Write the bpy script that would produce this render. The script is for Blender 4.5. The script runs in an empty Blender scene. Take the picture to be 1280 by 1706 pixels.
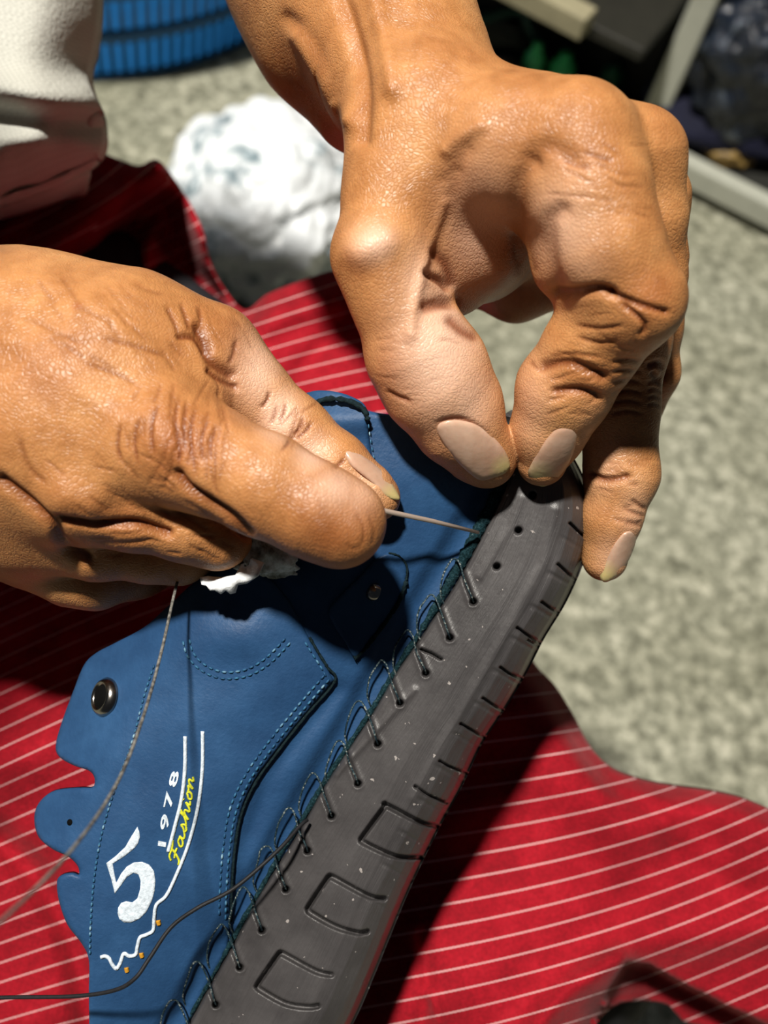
import bpy, bmesh, math, random
import numpy as np
from mathutils import Vector, Matrix
from mathutils.geometry import delaunay_2d_cdt
from mathutils.bvhtree import BVHTree

random.seed(4)
rng = np.random.default_rng(4)
sc = bpy.context.scene
COL = sc.collection

# ------------------------------------------------------------------ camera
W, H, F = 1280.0, 1706.0, 1700.0
CAM_H = 0.73                                   # camera height over the floor
nad = Vector((380 - 640, -(1800 - 853), -F)).normalized()
UP = -nad                                      # world up, seen from the camera
fwd = Vector((0, 0, -1))
wy = (fwd - UP * fwd.dot(UP)).normalized()
wx = wy.cross(UP).normalized()
R3 = Matrix((wx, wy, UP))                      # camera frame -> world
Rn = np.array(R3)
CL = np.array([0.0, 0.0, CAM_H])
cam_d = bpy.data.cameras.new('camera')
cam = bpy.data.objects.new('camera', cam_d)
COL.objects.link(cam)
cam.matrix_world = Matrix.Translation((0, 0, CAM_H)) @ R3.to_4x4()
cam_d.sensor_fit = 'VERTICAL'
cam_d.sensor_height = 24.0
cam_d.lens = 24.0 * F / H
cam_d.clip_start = 0.01
cam_d.dof.use_dof = True
cam_d.dof.focus_distance = 0.280
cam_d.dof.aperture_fstop = 6.0
sc.camera = cam

# ------------------------------------------------------------------ light
world = bpy.data.worlds.new('world')
sc.world = world
world.use_nodes = True
world.node_tree.nodes['Background'].inputs[0].default_value = (0.75, 0.85, 1.0, 1)
world.node_tree.nodes['Background'].inputs[1].default_value = 0.022

def area(name, loc, target, size, power, color):
    l = bpy.data.lights.new(name, 'AREA')
    l.shape = 'DISK'; l.size = size; l.energy = power; l.color = color
    o = bpy.data.objects.new(name, l)
    COL.objects.link(o)
    o.location = loc
    o.rotation_euler = (Vector(target) - Vector(loc)).to_track_quat('-Z', 'Y').to_euler()
    return o
LT = Rn @ np.array([-0.02, 0.0, -0.29]) + CL
Ldir = Rn @ np.array([-0.13, 0.54, 0.83])
Ldir /= np.linalg.norm(Ldir)
area('ceiling_lamp', LT + Ldir * 2.6, LT, 0.17, 135.0, (1.0, 0.95, 0.86))
area('fill_light', (-1.1, 1.5, 1.9), (0.1, 0.5, 0.2), 0.25, 3.0, (0.92, 0.97, 1.0))  # weak added fill that lifts the shadows, no known lamp hangs there

sc.view_settings.view_transform = 'Standard'
sc.view_settings.look = 'None'
sc.view_settings.gamma = 1.0
sc.view_settings.use_curve_mapping = False
sc.view_settings.exposure = 0.0

# ------------------------------------------------------------------ geometry helpers
def cf(px, py, d):
    """camera-frame metres of a sight line at depth d"""
    px = np.asarray(px, float); py = np.asarray(py, float); d = np.asarray(d, float)
    px, py, d = np.broadcast_arrays(px, py, d)
    return np.stack([(px - 640) / F * d, -(py - 853) / F * d, -d], -1)
def to_world(v):
    return np.asarray(v) @ Rn.T + CL
def C(px, py, d):
    return to_world(cf(px, py, d))
def fl(px, py, h=0.0):
    """point of the plane z=h under a sight line"""
    r = Rn @ np.array([(px - 640) / F, -(py - 853) / F, -1.0])
    t = (h - CAM_H) / r[2]
    return Vector(CL + r * t)
def to_px(w):
    c = (np.asarray(w) - CL) @ Rn
    return c[:, 0] / -c[:, 2] * F + 640, -c[:, 1] / -c[:, 2] * F + 853

def mesh_obj(name, verts, faces, mat=None, parent=None, smooth=True):
    me = bpy.data.meshes.new(name)
    verts = np.asarray(verts, float)
    org = verts.mean(0)
    if parent is not None:
        org = np.array(parent.location)
    me.from_pydata((verts - org).tolist(), [], [list(map(int, f)) for f in faces])
    me.validate()
    if smooth:
        me.shade_smooth()
    o = bpy.data.objects.new(name, me)
    COL.objects.link(o)
    if parent is not None:
        o.parent = parent
    else:
        o.location = org
    if mat:
        me.materials.append(mat)
    return o
def thing(name, label, cat, loc, group=None):
    o = bpy.data.objects.new(name, None)
    COL.objects.link(o)
    o.empty_display_size = 0.02
    o.location = loc
    return tag(o, label, cat, group)
def tag(o, label, cat, group=None):
    o['label'] = label; o['category'] = cat
    if group: o['group'] = group
    return o

def spline(pts, n=8, closed=False):
    p = np.asarray(pts, float)
    N = len(p)
    out = []
    rngk = range(N if closed else N - 1)
    for i in rngk:
        if closed:
            a, b, c, d = p[(i-1) % N], p[i], p[(i+1) % N], p[(i+2) % N]
        else:
            a, b, c, d = p[max(i-1, 0)], p[i], p[i+1], p[min(i+2, N-1)]
        for k in range(n):
            t = k / n
            out.append(0.5*((2*b)+(-a+c)*t+(2*a-5*b+4*c-d)*t*t+(-a+3*b-3*c+d)*t**3))
    if not closed:
        out.append(p[-1])
    return np.array(out)
def dist_poly(x, y, poly, closed=False):
    """distance of points to a polyline, in the same units"""
    P = np.asarray(poly, float)
    if closed: P = np.vstack([P, P[:1]])
    best = np.full(np.shape(x), 1e9)
    for a, b in zip(P[:-1], P[1:]):
        ab = b[:2] - a[:2]
        L = max(ab @ ab, 1e-9)
        t = np.clip(((x-a[0])*ab[0]+(y-a[1])*ab[1])/L, 0, 1)
        d = np.hypot(x-a[0]-t*ab[0], y-a[1]-t*ab[1])
        best = np.minimum(best, d)
    return best
def inside(x, y, poly):
    P = np.asarray(poly, float)
    c = np.zeros(np.shape(x), bool)
    for (x1, y1), (x2, y2) in zip(P, np.roll(P, -1, 0)):
        if y1 == y2: continue
        m = ((y1 > y) != (y2 > y)) & (x < (x2-x1)*(y-y1)/(y2-y1)+x1)
        c ^= m
    return c
def sstep(a, b, x):
    t = np.clip((x-a)/(b-a), 0, 1)
    return t*t*(3-2*t)

def tri_outline(outline, sp):
    """triangulate the inside of an outline with an even grid of points"""
    P = np.asarray(outline, float)
    Q = []
    for a, b in zip(P, np.roll(P, -1, 0)):
        n = max(1, int(np.ceil(np.linalg.norm(b-a)/sp)))
        for k in range(n): Q.append(a+(b-a)*k/n)
    Q = np.array(Q)
    x0, y0 = Q.min(0); x1, y1 = Q.max(0)
    rows = []
    j = 0
    y = y0
    while y < y1:
        xs = np.arange(x0 + (sp/2 if j % 2 else 0), x1, sp)
        rows.append(np.stack([xs, np.full_like(xs, y)], -1))
        y += sp*0.866; j += 1
    G = np.vstack(rows)
    m = inside(G[:, 0], G[:, 1], Q)
    G = G[m]
    G = G[dist_poly(G[:, 0], G[:, 1], Q, True) > sp*0.45]
    allp = np.vstack([Q, G])
    n = len(Q)
    v, e, f, *_ = delaunay_2d_cdt([Vector(p) for p in allp], [], [list(range(n))], 1, 1e-5)
    V = np.array([list(p) for p in v])
    f = [t if (V[t[1]]-V[t[0]])[0]*(V[t[2]]-V[t[0]])[1]-(V[t[1]]-V[t[0]])[1]*(V[t[2]]-V[t[0]])[0] < 0 else t[::-1] for t in f]
    return V, f

def slab(name, outline, depth, thick, sp, mat, parent=None, round_=0.0, uvf=None, subsurf=0):
    """a sheet with real thickness lying on a depth field; round_ rolls its rim over (m)"""
    V, f = tri_outline(outline, sp)
    n = len(V)
    D = depth(V[:, 0], V[:, 1])
    if round_:
        w = round_*F/0.29
        e = dist_poly(V[:, 0], V[:, 1], outline, True)
        q = np.clip(1-e/w, 0, 1)
        D = D + round_*(1-np.sqrt(np.clip(1-q*q, 0, 1)))
    T = thick(V[:, 0], V[:, 1]) if callable(thick) else thick
    top = C(V[:, 0], V[:, 1], D)
    # the back lies straight behind, same metric outline
    cfr = cf(V[:, 0], V[:, 1], D)
    cfr[:, 2] -= T
    bot = to_world(cfr)
    from collections import Counter
    ed = Counter()
    for t in f:
        for a, b in zip(t, list(t[1:])+[t[0]]):
            ed[(a, b)] += 1
    faces = [list(t) for t in f] + [[i+n for i in t[::-1]] for t in f]
    for (a, b) in ed:
        if (b, a) not in ed:
            faces.append([b, a, a+n, b+n])
    o = mesh_obj(name, np.vstack([top, bot]), faces, mat, parent)
    if uvf:
        me = o.data
        U = uvf(np.concatenate([V[:, 0]]*2), np.concatenate([V[:, 1]]*2))
        uv = me.uv_layers.new(name='weave')
        idx = np.zeros(len(me.loops), int)
        me.loops.foreach_get('vertex_index', idx)
        uv.data.foreach_set('uv', U[idx].astype(np.float32).ravel())
    if subsurf:
        s = o.modifiers.new('s', 'SUBSURF'); s.levels = s.render_levels = subsurf
    return o

def tube(name, pts, r, mat, parent=None, seg=8, caps=True):
    P = np.asarray(pts, float); N = len(P)
    r = np.broadcast_to(np.asarray(r, float), (N,))
    T = np.gradient(P, axis=0); T /= np.linalg.norm(T, axis=1)[:, None]+1e-12
    n = np.cross(T[0], [0.3, 0.5, 0.81]); n /= np.linalg.norm(n)
    vs = []
    for i in range(N):
        n = n - T[i]*(n@T[i]); n /= np.linalg.norm(n)
        b = np.cross(T[i], n)
        for k in range(seg):
            a = 2*math.pi*k/seg
            vs.append(P[i]+r[i]*(n*math.cos(a)+b*math.sin(a)))
    fs = []
    for i in range(N-1):
        for k in range(seg):
            k2 = (k+1) % seg
            fs.append([i*seg+k, i*seg+k2, (i+1)*seg+k2, (i+1)*seg+k])
    if caps:
        fs.append(list(range(seg))[::-1]); fs.append([(N-1)*seg+k for k in range(seg)])
    if name is None: return vs, fs
    return mesh_obj(name, vs, fs, mat, parent)
def merged(name, parts, mat, parent=None):
    V, Fc = [], []
    for v, f in parts:
        o = len(V); V += list(v); Fc += [[i+o for i in q] for q in f]
    return mesh_obj(name, V, Fc, mat, parent)
def box_vf(x0, x1, y0, y1, z0, z1, M=None):
    v = [Vector((x, y, z)) for z in (z0, z1) for x, y in ((x0, y0), (x1, y0), (x1, y1), (x0, y1))]
    if M: v = [M @ p for p in v]
    return [tuple(p) for p in v], [[3, 2, 1, 0], [4, 5, 6, 7], [0, 1, 5, 4], [1, 2, 6, 5], [2, 3, 7, 6], [3, 0, 4, 7]]
def bevel(o, w, n=2):
    m = o.modifiers.new('b', 'BEVEL'); m.width = w; m.segments = n; m.limit_method = 'ANGLE'
    return o

# ------------------------------------------------------------------ materials
class N:
    def __init__(s, name, rough=0.6, spec=0.4):
        s.m = bpy.data.materials.new(name); s.m.use_nodes = True
        s.t = s.m.node_tree; s.b = s.t.nodes['Principled BSDF']
        s.b.inputs['Roughness'].default_value = rough
        s.b.inputs['Specular IOR Level'].default_value = spec
    def n(s, kind, **kw):
        x = s.t.nodes.new(kind)
        for k, v in kw.items():
            if k.startswith('i_'):
                x.inputs[k[2:].replace('_', ' ')].default_value = v
            else: setattr(x, k, v)
        return x
    def l(s, a, b): s.t.links.new(a, b)
    def noise(s, scale, detail=4, rough=0.5, vec=None, dist=0.0):
        x = s.n('ShaderNodeTexNoise'); x.inputs['Scale'].default_value = scale
        x.inputs['Detail'].default_value = detail; x.inputs['Roughness'].default_value = rough
        x.inputs['Distortion'].default_value = dist
        if vec is None: vec = s.pos()
        s.l(vec, x.inputs['Vector'])
        return x.outputs['Fac']
    def pos(s):
        return s.n('ShaderNodeTexCoord').outputs['Object']
    def ramp(s, fac, stops, interp='LINEAR'):
        x = s.n('ShaderNodeValToRGB'); x.color_ramp.interpolation = interp
        e = x.color_ramp.elements
        while len(e) < len(stops): e.new(0.5)
        for k, (p, c) in enumerate(stops):
            e[k].position = p; e[k].color = tuple(c)+(1,) if len(c) == 3 else c
        s.l(fac, x.inputs['Fac'])
        return x.outputs['Color']
    def mix(s, fac, a, b, mode='MIX'):
        x = s.n('ShaderNodeMix', data_type='RGBA', blend_type=mode)
        for sock, v in ((x.inputs[0], fac), (x.inputs[6], a), (x.inputs[7], b)):
            if hasattr(v, 'links'): s.l(v, sock)
            elif isinstance(v, (int, float)): sock.default_value = v
            else: sock.default_value = tuple(v)+(1,)
        return x.outputs[2]
    def math(s, op, a, b=0.0, c=0.0):
        x = s.n('ShaderNodeMath', operation=op)
        for sock, v in zip(x.inputs, (a, b, c)):
            if hasattr(v, 'links'): s.l(v, sock)
            else: sock.default_value = v
        return x.outputs[0]
    def color(s, c):
        if hasattr(c, 'links'): s.l(c, s.b.inputs['Base Color'])
        else: s.b.inputs['Base Color'].default_value = tuple(c)+(1,)
    def bump(s, h, dist, strength=1.0, prev=None):
        x = s.n('ShaderNodeBump'); x.inputs['Distance'].default_value = dist
        x.inputs['Strength'].default_value = strength
        s.l(h, x.inputs['Height'])
        if prev is not None: s.l(prev, x.inputs['Normal'])
        s.l(x.outputs[0], s.b.inputs['Normal'])
        return x.outputs[0]
    def attr(s, name):
        return s.n('ShaderNodeAttribute', attribute_name=name).outputs['Fac']
    def vec_scale(s, v, sc_):
        x = s.n('ShaderNodeVectorMath', operation='MULTIPLY'); s.l(v, x.inputs[0]); x.inputs[1].default_value = sc_
        return x.outputs[0]
    def set(s, **kw):
        for k, v in kw.items(): s.b.inputs[k.replace('_', ' ')].default_value = v
def simple(name, col, rough=0.6, spec=0.4, var=0.15, scale=60, bump=0.0, **kw):
    n = N(name, rough, spec)
    f = n.noise(scale, 5, 0.6)
    n.color(n.ramp(f, [(0.3, [c*(1-var) for c in col]), (0.7, [min(1, c*(1+var)) for c in col])]))
    if bump: n.bump(f, bump)
    n.set(**kw)
    return n.m

# ------------------------------------------------------------------ floor
m = N('floor_stone', 0.55, 0.3)
n1 = m.noise(75, 6, 0.75); n2 = m.noise(9, 4, 0.6); n3 = m.noise(230, 3, 0.6)
c1 = m.ramp(n1, [(0.34, (0.13, 0.13, 0.095)), (0.5, (0.34, 0.34, 0.265)), (0.66, (0.66, 0.64, 0.53))])
c2 = m.ramp(n2, [(0.3, (0.72, 0.72, 0.66)), (0.7, (1.0, 1.0, 0.98))])
c3 = m.ramp(n3, [(0.32, (0.6, 0.6, 0.58)), (0.5, (1, 1, 1))])
m.color(m.mix(1.0, m.mix(1.0, c1, c2, 'MULTIPLY'), c3, 'MULTIPLY'))
m.bump(n3, 0.0006, 0.4)
v, f = box_vf(-2.2, 2.2, -1.2, 3.6, -0.05, 0.0)
floor = mesh_obj('floor', v, f, m.m, smooth=False); floor['kind'] = 'structure'

# ------------------------------------------------------------------ background: things on the floor
# blue basket -------------------------------------------------------
bc = fl(120, -150)
M_blue = simple('blue_plastic', (0.006, 0.095, 0.27), 0.4, 0.4, 0.1)
basket = thing('plastic_basket', 'blue slotted plastic basket standing on the speckled floor', 'basket', bc)
edge = fl(262, 118)
RB = (edge-bc).length
def ring(r, z, w, h, flare=0.0, n=96):
    vs, fs = [], []
    for k in range(n):
        a = 2*math.pi*k/n
        for rr, zz in ((r, z), (r+w, z), (r+w+flare, z+h), (r+flare, z+h)):
            vs.append((bc.x+rr*math.cos(a), bc.y+rr*math.sin(a), zz))
    for k in range(n):
        for q in range(4):
            q2 = (q+1) % 4; k2 = (k+1) % n
            fs.append([k*4+q, k*4+q2, k2*4+q2, k2*4+q])
    return vs, [t[::-1] for t in fs]
merged('basket_rim', [ring(RB+0.022, 0.150, 0.010, 0.022, 0.003)], M_blue, basket)
for z_ in (0.0, 0.046, 0.096):
    merged('wall_band', [ring(RB+z_*0.14, z_, 0.0045, 0.014 if z_ else 0.007, 0.002)], M_blue, basket)
sl = []
for k in range(150):
    a = 2*math.pi*k/150
    Mx = Matrix.Translation(bc) @ Matrix.Rotation(a, 4, 'Z')
    vv, ff = box_vf(RB, RB+0.003, -0.0030, 0.0030, 0.0, 0.155)
    vv = [(p[0]+p[2]*0.14, p[1], p[2]) for p in vv]
    sl.append(([tuple(Mx @ Vector(p)) for p in vv], ff))
merged('wall_slats', sl, M_blue, basket)
vv, ff = [(bc.x, bc.y, 0.004)], []
for k in range(60):
    a = 2*math.pi*k/60; vv.append((bc.x+RB*math.cos(a), bc.y+RB*math.sin(a), 0.004))
for k in range(60): ff.append([0, 1+k, 1+(k+1) % 60])
vv += [(x, y, 0.0) for x, y, z in vv]; ff += [[61+i for i in t[::-1]] for t in ff]
mesh_obj('basket_base', vv, ff, M_blue, basket)

# white crumpled bag -------------------------------------------------
def blob(name, c, rad, mat, label=None, cat=None, amp=0.2, freq=3.0, sub=5, seed=0, parent=None, crease=0.0):
    from mathutils import noise as mn
    bm = bmesh.new(); bmesh.ops.create_icosphere(bm, subdivisions=sub, radius=1.0)
    for w in bm.verts:
        d = w.co.copy()
        q = d*freq+Vector((seed*7.1, seed*3.3, seed))
        r = 1+amp*mn.noise(q)+amp*0.5*mn.noise(q*2.1)
        if crease: r += crease*(abs(mn.noise(q*1.7+Vector((5, 1, 2))))-0.2)+crease*0.5*(abs(mn.noise(q*4.1))-0.2)
        w.co = Vector((d.x*r*rad[0], d.y*r*rad[1], max(d.z*r*rad[2], -rad[2]*0.8)))
    vs = [(Vector(c)+w.co)[:] for w in bm.verts]; bm.verts.ensure_lookup_table()
    fs = [[w.index for w in f_.verts] for f_ in bm.faces]; bm.free()
    z0 = min(p[2] for p in vs)
    o = mesh_obj(name, vs, fs, mat, parent)
    if label: tag(o, label, cat)
    return o
m = N('white_plastic_film', 0.32, 0.6)
nz = m.noise(16, 5, 0.6, dist=0.8)
nb = m.noise(38, 4, 0.55, dist=1.5)
m.color(m.ramp(nz, [(0.30, (0.03, 0.05, 0.06)), (0.37, (0.26, 0.34, 0.38)), (0.44, (0.86, 0.90, 0.93)), (1.0, (0.95, 0.97, 1.0))]))
m.bump(nb, 0.004, 0.6)
pc = fl(440, 345, 0.05)
blob('plastic_bag', (pc.x, pc.y, 0.052), (0.088, 0.104, 0.065), m.m, 'crumpled white plastic bag with dark print lying on the floor between the arms', 'bag', 0.10, 1.2, 6, 2, crease=0.22)
M_blk = simple('black_film', (0.008, 0.010, 0.013), 0.35, 0.5)
pb = fl(574, 318, 0.02)
blob('black_scrap', (pb.x, pb.y, 0.021), (0.020, 0.040, 0.024), M_blk, 'small black crumpled scrap beside the white plastic bag', 'scrap', 0.25, 1.5, 4, 5)

# rack ----------------------------------------------------------------
M_rack = simple('painted_metal', (0.46, 0.47, 0.40), 0.45, 0.4, 0.06)
rail_a, rail_b = fl(1120, 262, 0.035), fl(1330, 368, 0.035)
rdir = (rail_b-rail_a); rdir.z = 0; rdir.normalize()
rback = Vector((-rdir.y, rdir.x, 0))
if rback.y < 0: rback = -rback
org = rail_a - rdir*0.05
rack = thing('metal_rack', 'pale painted metal rack standing on the floor behind the hand', 'rack', (org.x, org.y, 0))
RM = Matrix((( rdir.x, rback.x, 0, org.x), (rdir.y, rback.y, 0, org.y), (0, 0, 1, 0), (0, 0, 0, 1)))
post0 = fl(1086, 205, 0.035); 
q = RM.inverted() @ post0
for (x0, y0) in ((q.x-0.012, q.y-0.012), (q.x+0.62, q.y-0.012), (q.x-0.012, q.y+0.32), (q.x+0.62, q.y+0.32)):
    bevel(mesh_obj('post', *box_vf(x0, x0+0.024, y0, y0+0.024, 0, 0.60, RM), M_rack, rack, False), 0.002)
bevel(mesh_obj('front_rail', *box_vf(0.0, 0.75, -0.004, 0.014, 0.012, 0.040, RM), M_rack, rack, False), 0.003)
bevel(mesh_obj('shelf', *box_vf(0.0, 0.75, 0.0145, q.y+0.36, 0.020, 0.032, RM), simple('dark_shelf', (0.02, 0.02, 0.017), 0.7), rack, False), 0.002)
bevel(mesh_obj('shelf', *box_vf(q.x, 0.75, q.y-0.0, q.y+0.35, 0.50, 0.515, RM), M_rack, rack, False), 0.002)
# things on the rack
m = N('dark_plastic_film', 0.22, 0.6)
nb = m.noise(30, 5, 0.6, dist=1.2)
m.color(m.ramp(nb, [(0.35, (0.004, 0.006, 0.012)), (0.60, (0.015, 0.022, 0.038)), (0.80, (0.20, 0.24, 0.30))]))
m.bump(nb, 0.012, 0.9)
p = fl(1262, 88, 0.12)
blob('plastic_bag', (p.x+0.005, p.y, 0.128), (0.082, 0.075, 0.090), m.m, 'shiny dark blue plastic bag bulging on the rack shelf', 'bag', 0.15, 1.6, 5, 9, crease=0.25)
p = fl(1195, 190, 0.06)
blob('folded_cloth', (p.x+0.02, p.y+0.0, 0.056), (0.10, 0.045, 0.030), simple('navy_cloth', (0.004, 0.005, 0.022), 0.85, bump=0.002), 'dark navy cloth lying on the rack below the shiny bag', 'cloth', 0.15, 1.5, 4, 3)
p = fl(1214, 246, 0.045)
blob('crumpled_wrapper', (p.x, p.y, 0.045), (0.026, 0.020, 0.016), simple('yellow_film', (0.34, 0.22, 0.07), 0.4, 0.5, 0.5, 90, 0.003), 'small crumpled yellow wrapper at the front of the rack shelf', 'wrapper', 0.3, 2, 4, 4)

# dark cabinet and clutter at the back ---------------------------------
M_dark = simple('black_painted_wood', (0.010, 0.010, 0.009), 0.6)
a = fl(840, 60); 
cab = thing('low_cabinet', 'black low cabinet with overhanging top, in the dark behind the raised hand', 'cabinet', tuple(RM @ Vector((-0.18, 0.3, 0))))
bevel(mesh_obj('cabinet_body', *box_vf(-0.32, -0.014, 0.10, 0.49, 0.0, 0.16, RM), M_dark, cab, False), 0.004)
bevel(mesh_obj('cabinet_top', *box_vf(-0.33, -0.006, -0.070, 0.50, 0.16, 0.172, RM), simple('dark_board', (0.018, 0.017, 0.012), 0.6), cab, False), 0.003)
p0, p1 = fl(905, -12, 0.19), fl(985, 30, 0.19)
dd = (p1-p0); L = dd.length
Mb = Matrix.Translation(p0) @ Matrix.Rotation(math.atan2(dd.y, dd.x), 4, 'Z')
o = mesh_obj('wooden_batten', *box_vf(-0.05, L, -0.012, 0.012, -0.0175, 0.004, Mb), simple('pale_wood', (0.30, 0.27, 0.17), 0.7), None, False)
bevel(o, 0.002); tag(o, 'pale wooden batten lying across the black cabinet top', 'batten')
# black sheet standing in for the shade on the floor under the clutter
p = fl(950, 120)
o = mesh_obj('floor_shade_sheet', *box_vf(-0.30, -0.006, -0.03, 0.098, 0.0, 0.006, RM), simple('floor_shade_black', (0.012, 0.012, 0.011), 0.8), None, False)
tag(o, 'black sheet standing in for the floor shade in front of the black cabinet', 'mat')
# wire frame stand
M_gw = simple('green_wire', (0.02, 0.07, 0.055), 0.35, 0.5)
pts = [fl(775, 45, 0.05), fl(800, 32, 0.055), fl(866, 18, 0.06), fl(884, 50, 0.045), fl(904, 90, 0.025), fl(904, 128, 0.013), fl(880, 160, 0.011)]
o = tube('bent_tube', spline(pts, 6), 0.0055, M_gw, None, 10)
tag(o, 'dark green bent metal tube lying beside the black cabinet', 'tube')
def bottle(px, py, h, r, col, label, capc=(0.02, 0.02, 0.02), rot=0.0):
    p = fl(px, py, 0.006)
    t = thing('plastic_bottle', label, 'bottle', p, 'green plastic bottles behind the raised hand')
    prof = [(0, 0), (r*0.9, 0), (r, 0.004), (r, h*0.62), (r*0.9, h*0.7), (r*0.42, h*0.82), (r*0.4, h*0.9), (0, h*0.9)]
    def lathe(pr, nm, mat):
        vs, fs = [], []
        for k in range(24):
            a_ = 2*math.pi*k/24
            for rr, z in pr: vs.append((p.x+rr*math.cos(a_), p.y+rr*math.sin(a_), p.z+z))
        n = len(pr)
        for k in range(24):
            for i in range(n-1): fs.append([k*n+i, ((k+1) % 24)*n+i, ((k+1) % 24)*n+i+1, k*n+i+1])
        return mesh_obj(nm, vs, fs, mat, t)
    lathe(prof, 'bottle_body', simple('bottle_plastic', col, 0.3, 0.5))
    lathe([(0, h*0.9+0.0003), (r*0.5, h*0.9+0.0003), (r*0.5, h), (0, h)], 'bottle_cap', simple('cap_plastic', capc, 0.4))
    return t
bottle(880, 132, 0.045, 0.011, (0.14, 0.88, 0.32), 'small bright green plastic bottle, left of the two behind the knuckles', (0.14, 0.88, 0.32))
bottle(928, 142, 0.040, 0.014, (0.10, 0.80, 0.28), 'wider green plastic bottle, directly behind the top knuckle', (0.10, 0.80, 0.28))
bottle(1012, 150, 0.035, 0.012, (0.02, 0.14, 0.06), 'dark green plastic bottle between the hand and the rack post', (0.01, 0.04, 0.02))
p = fl(832, 62, 0.016)
blob('grey_rag', (p.x, p.y, 0.020), (0.035, 0.016, 0.014), simple('grey_rag', (0.10, 0.105, 0.085), 0.8), 'grey rag crumpled under the green tube', 'rag', 0.3, 2, 4, 6)
p = fl(838, 128, 0.016)
blob('taupe_rag', (p.x, p.y, 0.021), (0.024, 0.020, 0.015), simple('taupe_rag', (0.13, 0.11, 0.095), 0.8), 'taupe rag beside the bright green bottle', 'rag', 0.3, 2, 4, 8)

# ------------------------------------------------------------------ apron cloth
apron_out = spline([(-420, 330), (-200, 330), (0, 318), (60, 290), (110, 262), (160, 253), (205, 268), (232, 276), (262, 266), (292, 300), (320, 345), (338, 385), (348, 430),
    (372, 478), (408, 516), (445, 490), (500, 468), (560, 450), (620, 452), (680, 520), (740, 640), (800, 820), (840, 960), (870, 1060), (893, 1108), (925, 1142), (955, 1190), (985, 1245),
    (1020, 1280), (1070, 1300), (1120, 1310), (1180, 1318), (1235, 1330), (1285, 1350), (1360, 1385), (1440, 1480), (1460, 1650), (1400, 1745), (1320, 1750), (1230, 1722), (1150, 1706),
    (1128, 1690), (1112, 1674), (1075, 1668), (1035, 1672), (1005, 1692), (975, 1740), (900, 1860), (600, 1980), (0, 1990), (-420, 1960), (-520, 1200)], 5, True)
apron_ridges = [  # polyline, half width px, height m (towards the light)
    ([(60, 440), (140, 380), (210, 320), (262, 275)], 38, 0.016),
    ([(262, 275), (300, 320), (332, 385), (345, 440), (400, 512)], 15, 0.013),
    ([(205, 400), (265, 350), (285, 400), (325, 460), (380, 505)], 38, -0.050),
    ([(140, 262), (190, 300), (215, 310)], 22, -0.010),
    ([(150, 440), (230, 470), (300, 500), (360, 520)], 30, -0.020),
    ([(0, 390), (120, 300), (170, 265)], 20, 0.006),
    ([(410, 560), (470, 530), (560, 500)], 22, 0.005),
    ([(500, 620), (560, 560), (610, 540)], 22, -0.006),
    ([(880, 1180), (960, 1300), (1040, 1390)], 55, 0.006),
    ([(925, 1150), (985, 1262), (1030, 1320), (1090, 1350)], 16, -0.004),
    ([(700, 1706), (712, 1640), (705, 1560)], 12, -0.003),
    ([(735, 1706), (722, 1665), (712, 1655)], 9, 0.003),
    ([(1000, 1640), (1060, 1575), (1180, 1560), (1290, 1540)], 40, 0.006),
    ([(900, 1706), (960, 1640), (1030, 1600)], 26, 0.008),
    ([(1120, 1420), (1200, 1470), (1300, 1500)], 30, -0.003),
    ([(0, 1400), (60, 1460), (120, 1560), (150, 1706)], 30, -0.008),
    ([(0, 1260), (80, 1230), (150, 1160)], 50, 0.008),
]
lip = np.array([(990, 1716), (1012, 1650), (1040, 1602), (1080, 1604), (1130, 1632), (1190, 1662), (1250, 1692), (1330, 1740)], float)
lip_area = np.vstack([lip, [(1330, 1790), (1150, 1750), (990, 1750)]])
def apron_depth(x, y):
    d = 0.372+0*x
    d = d + 0.055*sstep(900, 480, y)*sstep(900, 380, x) + 0.030*sstep(430, 700, x)*sstep(900, 450, y)
    d = d - 0.010*sstep(900, 1200, y)*sstep(900, 300, x)
    d = d + 0.030*sstep(1350, 1100, y)*sstep(800, 1000, x)
    d = d - 0.022*sstep(1350, 1700, y)*sstep(500, 800, x)*sstep(1150, 900, x)
    d = d + 0.030*sstep(1330, 1020, y)*sstep(380, 60, x)*sstep(500, 800, y)
    d = d + 0.045*sstep(600, 440, y)*sstep(450, 300, x)
    e = dist_poly(x, y, apron_out, True)
    for pl, w, a in apron_ridges:
        q = dist_poly(x, y, spline(pl, 4))
        d = d - a*np.exp(-(q/w)**2)
    ins = inside(x, y, lip_area)
    q = dist_poly(x, y, lip)
    d = d + np.where(ins, 0.034*sstep(0, 9, q), 0)
    k = np.clip(1-e/46.0, 0, 1)
    d = d + 0.016*k*k*np.where(ins, 0.2, 1)
    s_ = 0.0014*np.sin(x/37.0+y/90.0+1.3*np.sin(y/71.0))*np.sin(y/53.0-x/140.0)
    # thin sewn hem along the rim
    hem = np.exp(-((e-13)/4.0)**2)*0.0008
    return d+s_+hem
gs = [(700, 1950, -.2, 40), (100, 1950, -.2, 36), (-350, 1300, -.35, 36), (1450, 1600, -.4, 36), (-350, 1900, -.2, 36), (1300, 1900, -.3, 38), (700, 1450, -.24, 42), (900, 1350, -.14, 38), (980, 1345, .15, 34), (1000, 1450, -.28, 40), (1200, 1500, -.42, 34), (1250, 1600, -.48, 33), (800, 1600, -.2, 38),
      (850, 1230, -.03, 27), (1100, 1390, -.42, 30), (1180, 1350, -.6, 30), (50, 1300, -.38, 33), (50, 1550, -.3, 30), (100, 1650, -.25, 30), (520, 560, -.33, 25), (580, 500, -.35, 24),
      (120, 380, -.65, 36), (60, 350, -.6, 36), (240, 300, -.7, 36), (50, 1150, -.45, 34), (700, 1640, -.25, 36), (900, 1500, -.27, 40)]
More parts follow.
